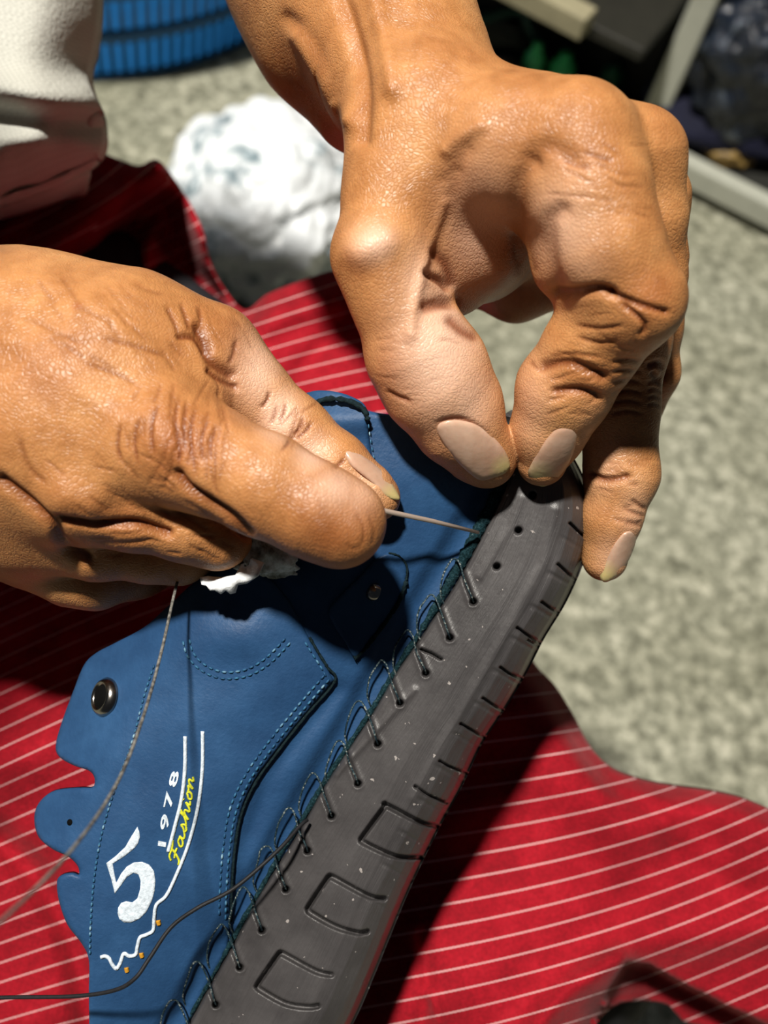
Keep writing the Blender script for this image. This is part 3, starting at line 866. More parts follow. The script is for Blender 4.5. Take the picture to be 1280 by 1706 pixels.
# ------------------------------------------------------------------ person: implicit surface of hands and arms
def smin(a, b, k):
    h = np.clip(0.5+0.5*(b-a)/k, 0, 1)
    return b+(a-b)*h-k*h*(1-h)
def cone(P, a, b, ra, rb):
    ba = b-a; L = max(float(ba@ba), 1e-12)
    pa = P-a
    h = np.clip((pa@ba)/L, 0, 1)
    return np.sqrt(np.maximum(((pa-h[..., None]*ba)**2).sum(-1), 1e-14))-(ra+(rb-ra)*h)
def J(x, y, d, r):
    return cf(x, y, d), r*d/F
def chain(P, js, k=0.004):
    D = None
    for (a, ra), (b, rb) in zip(js[:-1], js[1:]):
        c = cone(P, a, b, ra, rb)
        D = c if D is None else smin(D, c, k)
    return D
def hand_sdf(spec):
    palm = [[J(*q) for q in c] for c in spec['palm']]
    fing = [([J(*q) for q in c['js']], [[J(*q) for q in e] for e in c.get('extra', [])], c.get('k', 0.006)) for c in spec['fingers']]
    def f(P):
        P = P.astype(np.float32)
        D = None
        for c in palm:
            v = chain(P, c, 0.006)
            D = v if D is None else smin(D, v, spec.get('pk', 0.012))
        out = D
        for js, ex, k in fing:
            v = chain(P, js, 0.0035)
            for e in ex: v = smin(v, chain(P, e, 0.003), 0.005)
            out = smin(out, smin(D, v, k), 0.0010)
        return out
    return f
def surface_nets(f, lo, hi, h):
    ax = [np.arange(lo[i], hi[i]+h, h, dtype=np.float32) for i in range(3)]
    nx, ny, nz = map(len, ax)
    Fv = np.empty((nx, ny, nz), np.float32)
    # coarse pass, then only the slabs near the surface
    YZ = np.stack(np.meshgrid(ax[1], ax[2], indexing='ij'), -1)
    st_ = 8
    cx = np.arange(0, nx, 1)
    for i0 in range(0, nx, st_):
        for j0 in range(0, ny, st_):
            xs = ax[0][i0:i0+st_]; ys = ax[1][j0:j0+st_]
            cz = np.arange(0, nz, st_)
            mid = np.stack(np.meshgrid([xs.mean()], [ys.mean()], np.array([ax[2][k:k+st_].mean() for k in cz]), indexing='ij'), -1)
            v = f(mid)[0, 0]
            for kk, k in enumerate(cz):
                zs = ax[2][k:k+st_]
                if abs(v[kk]) > h*st_*1.35+0.004:
                    Fv[i0:i0+st_, j0:j0+st_, k:k+st_] = v[kk]
                else:
                    Fv[i0:i0+st_, j0:j0+st_, k:k+st_] = f(np.stack(np.meshgrid(xs, ys, zs, indexing='ij'), -1))
    S = Fv < 0
    c = [S[a:nx-1+a, b:ny-1+b, d:nz-1+d] for a in (0, 1) for b in (0, 1) for d in (0, 1)]
    n_in = sum(x.astype(np.int8) for x in c)
    act = (n_in > 0) & (n_in < 8)
    I = np.argwhere(act)
    vid = -np.ones(act.shape, int); vid[act] = np.arange(len(I))
    acc = np.zeros((len(I), 3)); cnt = np.zeros(len(I))
    corners = [(a, b, d) for a in (0, 1) for b in (0, 1) for d in (0, 1)]
    for i, p in enumerate(corners):
        for j, q in enumerate(corners):
            if j > i and sum(abs(x-y) for x, y in zip(p, q)) == 1:
                a = Fv[I[:, 0]+p[0], I[:, 1]+p[1], I[:, 2]+p[2]]; b = Fv[I[:, 0]+q[0], I[:, 1]+q[1], I[:, 2]+q[2]]
                mk = (a < 0) != (b < 0)
                t = np.where(mk, a/np.where(a == b, 1, a-b), 0)
                pt = np.array(p)+t[:, None]*(np.array(q)-np.array(p))
                acc += pt*mk[:, None]; cnt += mk
    V = (I+acc/cnt[:, None])*h+np.array([ax[0][0], ax[1][0], ax[2][0]])
    quads = []
    for axis in range(3):
        sl0 = [slice(1, n-1) for n in (nx, ny, nz)]; sl1 = list(sl0)
        sl0[axis] = slice(0, (nx, ny, nz)[axis]-1); sl1[axis] = slice(1, (nx, ny, nz)[axis])
        A = S[tuple(sl0)]; B = S[tuple(sl1)]
        E = np.argwhere(A != B)
        sg = A[tuple(E.T)]
        base = E+1; base[:, axis] -= 1
        o1, o2 = [(1, 2), (2, 0), (0, 1)][axis]
        d1 = np.zeros(3, int); d1[o1] = 1; d2 = np.zeros(3, int); d2[o2] = 1
        q = np.stack([vid[tuple((base-d1-d2).T)], vid[tuple((base-d2).T)], vid[tuple(base.T)], vid[tuple((base-d1).T)]], -1)
        q = np.where(sg[:, None], q, q[:, ::-1])
        quads.append(q)
    Q = np.vstack(quads)
    Q = Q[(Q >= 0).all(1)]
    for _ in range(2):
        F0 = f(V)
        g = np.stack([f(V+np.eye(3)[k]*0.0003)-F0 for k in range(3)], -1)/0.0003
        gn = np.linalg.norm(g, axis=1, keepdims=True)+1e-6
        V = V-(F0[:, None]*g/gn**2).clip(-h, h)*0.8
    return V, Q

def vnormals(V, Q):
    a = V[Q[:, 2]]-V[Q[:, 0]]; b = V[Q[:, 3]]-V[Q[:, 1]]
    n = np.cross(a, b)
    out = np.zeros_like(V)
    for k in range(4): np.add.at(out, Q[:, k], n)
    return out/(np.linalg.norm(out, axis=1, keepdims=True)+1e-12)

RIGHT = dict(pk=0.016, palm=[
    [(-900, 760, .330, 235), (-420, 690, .305, 205), (-90, 640, .285, 185)],
    [(-90, 600, .280, 150), (60, 590, .272, 140), (180, 600, .266, 118)],
    [(-60, 640, .275, 140), (110, 690, .262, 118), (262, 735, .2555, 94)],
    [(-60, 700, .278, 140), (60, 760, .266, 108), (125, 815, .262, 86)],
    [(-60, 760, .285, 125), (20, 820, .280, 95), (60, 870, .278, 76)],
    [(-60, 800, .298, 115), (10, 870, .294, 80), (60, 910, .292, 62)],
    [(60, 560, .280, 120), (230, 560, .276, 90), (352, 592, .277, 76)],
    [(180, 640, .272, 105), (300, 640, .274, 82)],
    [(60, 740, .300, 120), (200, 800, .300, 100)],
    ],
    fingers=[
    dict(k=0.006, js=[(352, 592, .277, 76), (412, 652, .277, 66), (490, 722, .2785, 60), (560, 778, .2785, 54), (615, 820, .2785, 42), (632, 832, .279, 34)]),
    dict(k=0.008, js=[(262, 735, .2555, 92), (350, 768, .2525, 88), (440, 808, .2505, 84), (520, 848, .2500, 78), (566, 870, .2510, 72)],
         extra=[[(566, 870, .2530, 68), (545, 868, .268, 56), (500, 850, .284, 48), (470, 820, .296, 42)]]),
    dict(k=0.006, js=[(125, 815, .262, 86), (220, 848, .2625, 68), (310, 876, .2655, 58), (362, 893, .269, 52)],
         extra=[[(362, 893, .271, 50), (400, 890, .284, 44), (430, 870, .298, 40), (400, 830, .305, 36)]]),
    dict(k=0.006, js=[(60, 870, .278, 76), (160, 905, .2765, 60), (250, 921, .2785, 48), (300, 925, .282, 44)],
         extra=[[(300, 925, .284, 44), (350, 915, .297, 40), (330, 880, .310, 36)]]),
    dict(k=0.006, js=[(60, 910, .292, 62), (118, 955, .2895, 52), (160, 965, .290, 48), (230, 950, .296, 42)],
         extra=[[(230, 950, .296, 42), (300, 930, .306, 38), (300, 880, .318, 34)]]),
    ])
LEFT = dict(pk=0.013, palm=[
    # forearm and wrist
    [(260, -900, .400, 215), (470, -300, .345, 200), (570, -60, .312, 180), (660, 110, .288, 130)],
    [(480, -60, .322, 95), (540, 80, .318, 92), (602, 175, .314, 78)],
    [(668, 20, .304, 105), (722, 190, .275, 108)],
    # back of the hand
    [(715, 215, .268, 92), (840, 243, .256, 88), (962, 235, .248, 92)],
    [(740, 215, .280, 95), (900, 235, .266, 85), (1058, 262, .262, 70)],
    [(760, 250, .300, 100), (930, 300, .290, 90), (1075, 330, .290, 66)],
    [(780, 300, .318, 95), (900, 370, .312, 85), (1020, 400, .310, 66)],
    # thumb metacarpal and ball
    [(690, 215, .272, 92), (660, 320, .266, 78), (632, 425, .262, 70)],
    [(770, 280, .275, 90), (745, 400, .278, 72), (700, 450, .276, 60)],
    [(822, 310, .278, 74), (800, 400, .285, 72), (752, 470, .288, 52)],
    [(850, 330, .300, 90), (800, 430, .302, 66)],
    [(835, 255, .258, 60), (905, 272, .2545, 60)],
    ],
    fingers=[
    dict(k=0.007, js=[(632, 425, .262, 72), (655, 500, .264, 68), (694, 590, .268, 82), (722, 640, .271, 84), (765, 705, .276, 72), (800, 752, .280, 54), (815, 768, .282, 44)],
         extra=[[(700, 520, .270, 54), (745, 600, .272, 60), (772, 660, .276, 60)]]),
    dict(k=0.008, js=[(955, 245, .248, 88), (985, 330, .247, 98), (1010, 410, .2475, 92), (1055, 495, .250, 82)],
         extra=[[(935, 340, .258, 72), (965, 430, .258, 76), (1000, 480, .258, 66)], [(1055, 500, .252, 80), (985, 580, .264, 78), (940, 650, .272, 78), (915, 715, .278, 62), (903, 768, .2825, 42)]]),
    dict(k=0.007, js=[(1066, 262, .258, 74), (1085, 360, .262, 56), (1082, 460, .270, 58), (1052, 570, .282, 60)],
         extra=[[(1052, 570, .284, 60), (1030, 680, .292, 66), (1036, 790, .294, 60), (1020, 860, .296, 48), (1008, 930, .300, 38)]]),
    dict(k=0.006, js=[(1078, 335, .288, 66), (1096, 430, .294, 46), (1086, 540, .304, 46)],
         extra=[[(1086, 540, .304, 46), (1086, 620, .312, 44), (1062, 690, .320, 38)]]),
    dict(k=0.006, js=[(1020, 400, .310, 66), (960, 450, .320, 56), (860, 480, .326, 52)],
         extra=[[(860, 480, .326, 52), (800, 470, .335, 44)]]),
    ])

# wrinkles: (polyline in sight-line pixels, half width px, depth m; + cuts in, - raises), only on the side facing out
CR = []
def cr(depth, w, *pts, n=4): CR.append((spline(pts, n), w, depth))
# right hand: index knuckle folds
for pl in ([(300, 655), (292, 700), (300, 745), (296, 790)], [(330, 668), (318, 715), (322, 765), (330, 800)], [(350, 690), (336, 730), (338, 775)], [(268, 672), (255, 715), (262, 765)], [(362, 700), (352, 740), (352, 775)],
           [(240, 690), (225, 730), (232, 780)], [(312, 662), (306, 712), (311, 760)], [(205, 700), (196, 740), (204, 775)]):
    cr(0.00055, 3.2, *pl)
cr(0.0022, 9, (296, 790), (312, 812), (345, 835), (385, 862), (412, 890))
cr(0.0020, 8, (100, 862), (165, 872), (230, 872), (280, 888))
cr(0.0022, 10, (0, 800), (50, 838), (88, 872), (105, 905), (145, 930))
cr(-0.0018, 34, (270, 735), (262, 700))
cr(-0.0026, 36, (110, 828), (150, 835))
cr(0.0016, 9, (330, 545), (345, 575), (352, 600), (385, 625))
cr(0.0012, 6, (350, 618), (368, 632), (392, 645))
cr(0.0010, 6, (300, 560), (325, 562), (342, 585))
for pl in ([(478, 668), (472, 690), (462, 705)], [(505, 690), (500, 712), (485, 728)], [(522, 700), (512, 715), (490, 734)], [(450, 650), (445, 668), (432, 682)], [(575, 762), (568, 772), (556, 780)]):
    cr(0.0006, 3.4, *pl)
for pl in ([(395, 560), (390, 590), (378, 612)], [(330, 505), (335, 540), (325, 560)], [(300, 500), (312, 535), (318, 556)], [(275, 505), (290, 535), (300, 560)]):
    cr(0.00045, 4, *pl)
for pl in ([(150, 900), (200, 905), (260, 900)], [(300, 830), (340, 855), (380, 880)], [(280, 840), (320, 868), (360, 890)], [(250, 838), (290, 862)], [(30, 720), (50, 780), (90, 810)], [(160, 560), (230, 580), (290, 600)], [(130, 600), (200, 625), (240, 650)]):
    cr(0.00035, 4.5, *pl)
for pl in ([(80, 470), (190, 540), (290, 640)], [(20, 560), (120, 640), (200, 700)]):
    cr(-0.0006, 26, *pl)
for pl in ([(590, 850), (606, 880), (604, 915)], [(612, 856), (624, 884), (618, 915)], [(575, 905), (590, 915), (604, 908)]):
    cr(0.00022, 3, *pl)
# left hand
cr(0.0008, 16, (880, 262), (898, 248), (925, 246), (955, 262))
cr(0.0016, 14, (888, 272), (868, 300), (862, 350), (866, 410), (876, 450))
cr(0.0012, 16, (935, 352), (915, 372), (914, 420), (924, 470))
cr(0.0017, 9, (925, 490), (960, 488), (1000, 482), (1018, 488))
cr(0.0010, 6, (1018, 488), (1060, 505), (1110, 520))
cr(0.0009, 5, (1030, 500), (1075, 540), (1060, 565))
cr(0.0014, 9, (905, 610), (950, 605), (1005, 628))
cr(0.0012, 7, (925, 652), (965, 650), (995, 660))
for pl in ([(905, 595), (955, 590), (1010, 598)], [(955, 560), (1000, 572), (1035, 566)], [(950, 540), (1000, 548), (1050, 540)], [(880, 600), (890, 610), (905, 622)], [(965, 250), (1000, 262), (1030, 270)], [(930, 262), (960, 275), (990, 280)]):
    cr(0.0004, 4, *pl)
cr(0.0007, 12, (762, 290), (745, 350), (728, 400), (720, 440))
cr(-0.0009, 10, (742, 340), (722, 400), (705, 450), (690, 510), (684, 560))
cr(0.0006, 9, (722, 420), (742, 440), (752, 470))
cr(0.0016, 7, (710, 455), (735, 468), (748, 480))
cr(0.0016, 10, (712, 512), (735, 506), (755, 505))
cr(0.0006, 10, (752, 535), (772, 552), (790, 560))
cr(-0.0016, 26, (600, 420), (640, 400))
cr(-0.0012, 12, (745, 250), (765, 230), (800, 210))
cr(0.0006, 14, (740, 300), (780, 250))
cr(0.0007, 4, (640, 648), (660, 660), (690, 672))
cr(0.0008, 5, (720, 712), (745, 700), (780, 702), (820, 730))
cr(0.0012, 6, (985, 790), (1010, 800), (1045, 795))
for k in range(6):
    y = 600+k*17
    cr(0.0005, 3.4, (1015, y+6), (1045, y), (1075, y+6))
cr(0.0012, 6, (1085, 610), (1100, 606), (1110, 620), (1100, 634), (1090, 624))
for k in range(4):
    cr(0.0004, 3.2, (1076, 640+k*12), (1092, 636+k*12), (1106, 644+k*12))
for pl in ([(1050, 830), (1070, 845), (1080, 850)], [(1040, 868), (1060, 872), (1074, 868)], [(1035, 845), (1058, 855), (1082, 862)]):
    cr(0.0004, 3.4, *pl)
# tendons and veins of the forearm
cr(-0.0016, 16, (610, -40), (640, 60), (655, 150))
cr(0.0024, 14, (560, -40), (590, 60), (604, 140), (602, 230))
cr(-0.0020, 16, (500, 60), (530, 110), (575, 200))
cr(0.0010, 12, (480, 30), (520, 70), (560, 160))
# shallow random skin lines over knuckle areas
rk = random.Random(11)
def field(cx, cy, rx, ry, ang, n, L, depth=0.00022, w=2.8):
    for _ in range(n):
        x = cx+rk.uniform(-rx, rx); y = cy+rk.uniform(-ry, ry); a = math.radians(ang+rk.uniform(-22, 22)); l = L*rk.uniform(0.6, 1.3)
        bx, by = math.cos(a)*l/2, math.sin(a)*l/2
        cr(depth*rk.uniform(0.6, 1.4), w, (x-bx, y-by), (x+rk.uniform(-3, 3), y+rk.uniform(-3, 3)), (x+bx, y+by), n=2)
field(300, 720, 90, 70, 100, 34, 48)
field(180, 820, 120, 60, 35, 26, 46)
field(330, 740, 50, 60, 95, 14, 70, 0.0003, 2.4)
field(490, 705, 34, 24, 128, 7, 60, 0.0004, 2.6)
field(180, 540, 120, 70, 40, 22, 60, 0.00018, 4)
field(280, 900, 110, 35, 10, 18, 40)
field(380, 575, 40, 50, 65, 10, 40, 0.00012)
field(470, 850, 90, 50, 60, 10, 34, 0.00008)
field(990, 570, 55, 50, 8, 7, 50, 0.00012)
field(1000, 300, 70, 60, 15, 18, 60, 0.00018)
field(950, 660, 45, 40, 0, 12, 40)
field(700, 610, 60, 70, 5, 12, 44, 0.00012)
field(1045, 820, 40, 60, 12, 16, 34)

BLOB = [  # pale palm-side skin: x, y, rx, ry, value
    (735, 580, 72, 125, 1.0), (700, 480, 34, 70, 0.7), (780, 660, 45, 80, 0.7), (800, 380, 60, 120, 0.55), (930, 380, 60, 80, 0.65), (625, 405, 34, 30, 0.9), (960, 440, 50, 40, 0.35),
    (885, 680, 34, 90, 0.35), (1000, 760, 40, 70, 0.35), (430, 620, 38, 66, 0.8), (465, 690, 34, 46, 1.0), (520, 755, 30, 34, 0.8), (560, 810, 40, 34, 0.7), (600, 815, 40, 40, 0.5), (1060, 860, 30, 60, 0.4), (1020, 930, 30, 40, 0.4)]
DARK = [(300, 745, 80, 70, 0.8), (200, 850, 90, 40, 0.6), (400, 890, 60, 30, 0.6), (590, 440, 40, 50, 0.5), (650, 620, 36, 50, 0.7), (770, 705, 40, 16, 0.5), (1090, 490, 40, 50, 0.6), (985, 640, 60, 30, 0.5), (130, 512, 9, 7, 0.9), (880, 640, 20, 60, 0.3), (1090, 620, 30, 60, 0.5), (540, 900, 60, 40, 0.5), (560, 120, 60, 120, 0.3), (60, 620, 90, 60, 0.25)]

m = N('skin', 0.46, 0.45)
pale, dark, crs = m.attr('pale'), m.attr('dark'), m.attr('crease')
n1 = m.noise(35, 5, 0.6); n2 = m.noise(160, 5, 0.65); n3 = m.noise(900, 3, 0.6)
base = m.ramp(n1, [(0.3, (0.36, 0.142, 0.046)), (0.55, (0.50, 0.228, 0.082)), (0.78, (0.62, 0.32, 0.13))])
base = m.mix(0.5, base, m.ramp(n2, [(0.3, (0.66, 0.56, 0.46)), (0.6, (1.08, 1.05, 1.0))]), 'MULTIPLY')
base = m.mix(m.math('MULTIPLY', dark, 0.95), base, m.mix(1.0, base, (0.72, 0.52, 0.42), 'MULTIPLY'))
base = m.mix(pale, base, (0.78, 0.50, 0.36))
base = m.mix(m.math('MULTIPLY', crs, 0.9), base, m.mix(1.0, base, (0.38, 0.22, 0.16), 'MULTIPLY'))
m.color(base)
vo = m.n('ShaderNodeTexVoronoi', feature='DISTANCE_TO_EDGE'); vo.inputs['Scale'].default_value = 950
vw = m.n('ShaderNodeVectorMath', operation='ADD'); nzv = m.n('ShaderNodeTexNoise'); nzv.inputs['Scale'].default_value = 120; m.l(m.pos(), nzv.inputs['Vector'])
sc2 = m.vec_scale(nzv.outputs['Color'], (0.006, 0.006, 0.006)); m.l(m.pos(), vw.inputs[0]); m.l(sc2, vw.inputs[1]); m.l(vw.outputs[0], vo.inputs['Vector'])
ve = m.math('MINIMUM', m.math('MULTIPLY', vo.outputs['Distance'], 5.0), 1.0)
nn = m.bump(ve, 0.00011, 0.7)
nn = m.bump(n2, 0.0003, 0.3, nn)
m.bump(n3, 0.00010, 0.6, nn)
m.l(m.math('MULTIPLY_ADD', n2, 0.35, 0.26), m.b.inputs['Roughness'])
m.set(Subsurface_Weight=0.12, Subsurface_Scale=0.004)
m.b.inputs['Subsurface Radius'].default_value = (1.0, 0.35, 0.15)
M_skin = m.m

VOX = 0.0010
def build_hand(spec, lo, hi):
    f = hand_sdf(spec)
    V, Q = surface_nets(f, lo, hi, VOX)
    # split every quad in four and settle the new points on the surface
    E = np.sort(np.concatenate([Q[:, [k, (k+1) % 4]] for k in range(4)]), 1)
    key, inv = np.unique(E[:, 0]*len(V)+E[:, 1], return_inverse=True)
    nV, nE, nQ = len(V), len(key), len(Q)
    mid = (V[key // nV]+V[key % nV])/2
    V = np.vstack([V, mid, V[Q].mean(1)])
    e = (inv.reshape(4, nQ)+nV).T
    c = np.arange(nQ)+nV+nE
    Q = np.vstack([np.stack([Q[:, k], e[:, k], c, e[:, (k+3) % 4]], -1) for k in range(4)])
    F0 = f(V)
    g = np.stack([f(V+np.eye(3)[k]*0.0003)-F0 for k in range(3)], -1)/0.0003
    V = V-(F0[:, None]*g/((g**2).sum(1, keepdims=True)+1e-6)).clip(-VOX, VOX)*0.9
    n = vnormals(V, Q)
    if (n*V).sum(1).mean() > 0: pass
    x = V[:, 0]/-V[:, 2]*F+640; y = -V[:, 1]/-V[:, 2]*F+853
    vd = -V/np.linalg.norm(V, axis=1)[:, None]
    fac = sstep(0.0, 0.45, (n*vd).sum(1))
    disp = np.zeros(len(V)); cre = np.zeros(len(V))
    for pl, w, dep in CR:
        mn, mx = pl.min(0)-3*w, pl.max(0)+3*w
        k = np.where((x > mn[0]) & (x < mx[0]) & (y > mn[1]) & (y < mx[1]) & (fac > 0))[0]
        if len(k) == 0: continue
        q = dist_poly(x[k], y[k], pl)
        # fade at the ends
        L = np.linalg.norm(pl[0]-pl[-1])+1
        e0 = np.hypot(x[k]-pl[0, 0], y[k]-pl[0, 1]); e1 = np.hypot(x[k]-pl[-1, 0], y[k]-pl[-1, 1])
        fade = sstep(0, 0.25*L, np.minimum(e0, e1)) if w < 6 else 1.0
        g = np.exp(-(q/w)**2)*fade
        disp[k] -= dep*g*fac[k]
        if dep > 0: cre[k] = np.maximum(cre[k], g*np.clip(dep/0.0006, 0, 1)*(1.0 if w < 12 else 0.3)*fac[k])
    V = V+n*disp[:, None]
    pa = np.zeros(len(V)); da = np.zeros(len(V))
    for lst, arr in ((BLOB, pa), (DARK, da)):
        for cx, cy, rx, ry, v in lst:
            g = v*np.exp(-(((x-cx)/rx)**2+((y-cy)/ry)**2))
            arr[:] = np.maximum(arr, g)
    return to_world(V), Q, dict(pale=pa*fac, dark=da, crease=cre)

person = thing('person', 'person in a white shirt sewing the blue shoe with both bare hands', 'person', tuple(C(-300, 500, 0.5)))
A_ = build_hand(RIGHT, (-0.165, -0.035, -0.350), (0.012, 0.085, -0.225))
B_ = build_hand(LEFT, (-0.062, -0.030, -0.365), (0.092, 0.215, -0.205))
V = np.vstack([A_[0], B_[0]]); Q = np.vstack([A_[1], B_[1]+len(A_[0])])
nv0 = len(V)
att = {k: np.concatenate([A_[2][k], B_[2][k]]) for k in A_[2]}
# the rest of the body, out of the frame: arms, shoulders, neck and head
def rest_sdf(P):
    P = np.asarray(P, np.float32)
    A3 = lambda *q: np.array(q, np.float32)
    def ch(pts, k=0.02):
        D = None
        for (a, ra), (b, rb) in zip(pts[:-1], pts[1:]):
            c = cone(P, a, b, ra, rb); D = c if D is None else smin(D, c, k)
        return D
    r1 = ch([(A3(-.150, .030, -.297), .0335), (A3(-.26, .030, -.34), .041), (A3(-.385, .03, -.385), .043), (A3(-.46, .27, -.17), .052)])
    l1 = ch([(A3(-.0105, .165, -.328), .0355), (A3(-.042, .270, -.362), .039), (A3(-.125, .370, -.400), .043), (A3(-.22, .47, -.14), .052)])
    tr = ch([(A3(-.40, .20, -.42), .13), (A3(-.37, .36, -.18), .125)], 0.05)
    sh = ch([(A3(-.46, .28, -.16), .07), (A3(-.34, .41, -.12), .09), (A3(-.22, .48, -.13), .07)], 0.05)
    nk = ch([(A3(-.335, .41, -.10), .07), (A3(-.305, .38, .06), .056), (A3(-.275, .36, .12), .06)], 0.04)
    hd = ch([(A3(-.265, .36, .18), .088), (A3(-.26, .36, .12), .078), (A3(-.22, .335, .085), .045)], 0.05)
    no = ch([(A3(-.19, .32, .155), .010), (A3(-.165, .31, .115), .016)], 0.01)
    e1 = ch([(A3(-.295, .29, .14), .018), (A3(-.30, .285, .115), .012)], 0.01); e2 = ch([(A3(-.245, .44, .14), .018), (A3(-.25, .445, .115), .012)], 0.01)
    D = smin(smin(tr, sh, 0.06), nk, 0.03)
    D = smin(smin(D, r1, 0.03), l1, 0.03)
    D = smin(smin(smin(D, hd, 0.03), no, 0.008), np.minimum(e1, e2), 0.01)
    return D
def coarse(f, lo, hi, h):
    global VOX
    v_, q_ = surface_nets(f, lo, hi, h)
    return to_world(v_), q_.tolist()
arms = [coarse(rest_sdf, (-.57, -.06, -.58), (.03, .66, .30), 0.006)]
allV = [V]; allF = [Q.tolist()]; off = len(V)
for v_, f_ in arms:
    allV.append(np.array(v_)); allF.append([[i+off for i in q_] for q_ in f_]); off += len(v_)
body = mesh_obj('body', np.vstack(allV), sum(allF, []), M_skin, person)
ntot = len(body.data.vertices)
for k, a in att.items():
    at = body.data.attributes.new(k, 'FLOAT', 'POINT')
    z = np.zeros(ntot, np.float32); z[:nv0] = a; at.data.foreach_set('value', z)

# nails follow the finger they sit on
tree = BVHTree.FromPolygons([tuple(p) for p in V], Q.tolist())
def hit_depth(x, y):
    r = Rn @ np.array([(x-640)/F, -(y-853)/F, -1.0])
    h = tree.ray_cast(Vector(CL), Vector(r).normalized())
    if h[0] is None: return None
    return -float(((np.array(h[0])-CL) @ Rn)[2])
m = N('fingernail', 0.28, 0.5)
n_ = m.noise(120, 4, 0.6); tipa = m.attr('tip')
c_ = m.ramp(n_, [(0.3, (0.46, 0.27, 0.18)), (0.7, (0.62, 0.42, 0.31))])
c_ = m.mix(tipa, c_, (0.52, 0.42, 0.18))
m.color(c_); m.bump(m.noise(420, 3, 0.5), 0.0002, 0.5); m.set(Subsurface_Weight=0.1, Subsurface_Scale=0.002)
M_nail = m.m
def nail(outline, tip, lift=0.0007, curl=0.0022, tiplen=26, fit=None):
    out = spline(outline, 6, True)
    Vp, fc = tri_outline(out, 4)
    cx, cy = Vp.mean(0)
    fitp = Vp if fit is None else Vp[inside(Vp[:, 0], Vp[:, 1], fit)]
    hd = [(x, y, hit_depth(x, y)) for x, y in fitp]
    hd = np.array([h for h in hd if h[2] is not None])
    med = np.median(hd[:, 2]); hd = hd[abs(hd[:, 2]-med) < 0.006]
    def T(x, y):
        x = (x-cx)/50; y = (y-cy)/50
        return np.stack([1+0*x, x, y, x*x, x*y, y*y], -1)
    co = np.linalg.lstsq(T(hd[:, 0], hd[:, 1]), hd[:, 2], rcond=None)[0]
    e = dist_poly(Vp[:, 0], Vp[:, 1], out, True)
    D = T(Vp[:, 0], Vp[:, 1])@co-lift+0.0005*np.clip(1-e/9, 0, 1)**2
    n = len(Vp)
    top = C(Vp[:, 0], Vp[:, 1], D); bot = C(Vp[:, 0], Vp[:, 1], D+0.0009)
    ed = {(a, b) for t in fc for a, b in zip(t, list(t[1:])+[t[0]])}
    faces = [list(t) for t in fc]+[[i+n for i in t[::-1]] for t in fc]+[[b, a, a+n, b+n] for a, b in ed if (b, a) not in ed]
    o = mesh_obj('fingernail', np.vstack([top, bot]), faces, M_nail, person)
    at = o.data.attributes.new('tip', 'FLOAT', 'POINT')
    q = np.hypot(Vp[:, 0]-tip[0], Vp[:, 1]-tip[1])
    w = np.clip(1.4-q/tiplen, 0, 1)
    at.data.foreach_set('value', np.concatenate([w, w]).astype(np.float32))
nail([(728, 712), (740, 702), (765, 700), (795, 708), (822, 728), (842, 752), (850, 775), (842, 788), (822, 796), (800, 800), (775, 782), (750, 755), (735, 732)], (846, 785), tiplen=24)
nail([(925, 716), (940, 710), (958, 712), (962, 726), (957, 750), (945, 778), (925, 800), (905, 811), (890, 802), (880, 788), (888, 768), (903, 742)], (898, 806), tiplen=30)
nail([(1040, 888), (1056, 886), (1061, 893), (1056, 915), (1044, 940), (1025, 962), (1008, 970), (1000, 960), (1008, 940), (1022, 910)], (1006, 966), tiplen=26)
nail([(574, 752), (584, 750), (602, 758), (625, 774), (648, 798), (662, 820), (666, 832), (655, 832), (636, 822), (622, 806), (600, 788), (582, 772)], (660, 830), tiplen=24)

# bandage round the middle finger
m = N('gauze_tape', 0.8, 0.2)
na = m.noise(120, 5, 0.65); nb = m.noise(500, 4, 0.6)
m.color(m.ramp(na, [(0.36, (0.10, 0.10, 0.08)), (0.5, (0.42, 0.45, 0.42)), (0.62, (0.80, 0.85, 0.88))]))
m.bump(nb, 0.0008, 0.9)
from mathutils import noise as mn
vs, fs = [], []
ctr = [(400, 905, .2775, 50), (432, 910, .2795, 50), (465, 916, .2805, 46), (498, 922, .281, 38)]
p = spline(ctr, 8); NP = len(p); SG = 48
P3 = C(p[:, 0], p[:, 1], p[:, 2])
T_ = np.gradient(P3, axis=0); T_ /= np.linalg.norm(T_, axis=1)[:, None]
for ring_, sgn in ((0, 1), (1, 0.9)):
    for i in range(NP):
        n = np.cross(T_[i], Rn @ np.array([0, 0, 1.0])); n /= np.linalg.norm(n); b = np.cross(T_[i], n)
        for k in range(SG):
            a = 2*math.pi*k/SG
            r = p[i, 3]*p[i, 2]/F*sgn
            w = mn.noise(Vector((math.cos(a)*1.6, math.sin(a)*1.6, i*0.14)))*0.22+mn.noise(Vector((math.cos(a)*5, math.sin(a)*5, i*0.5)))*0.10
            r *= 1+w
            vs.append(P3[i]+r*(n*math.cos(a)+b*math.sin(a))+T_[i]*(0.0022*mn.noise(Vector((math.cos(a)*3, math.sin(a)*3, 4))) if i in (0, NP-1) else 0))
def R_(g, i, k): return g*NP*SG+i*SG+k % SG
for i in range(NP-1):
    for k in range(SG):
        fs.append([R_(0, i, k), R_(0, i, k+1), R_(0, i+1, k+1), R_(0, i+1, k)])
        fs.append([R_(1, i, k), R_(1, i+1, k), R_(1, i+1, k+1), R_(1, i, k+1)])
for k in range(SG):
    fs.append([R_(0, 0, k), R_(1, 0, k), R_(1, 0, k+1), R_(0, 0, k+1)])
    fs.append([R_(0, NP-1, k), R_(0, NP-1, k+1), R_(1, NP-1, k+1), R_(1, NP-1, k)])
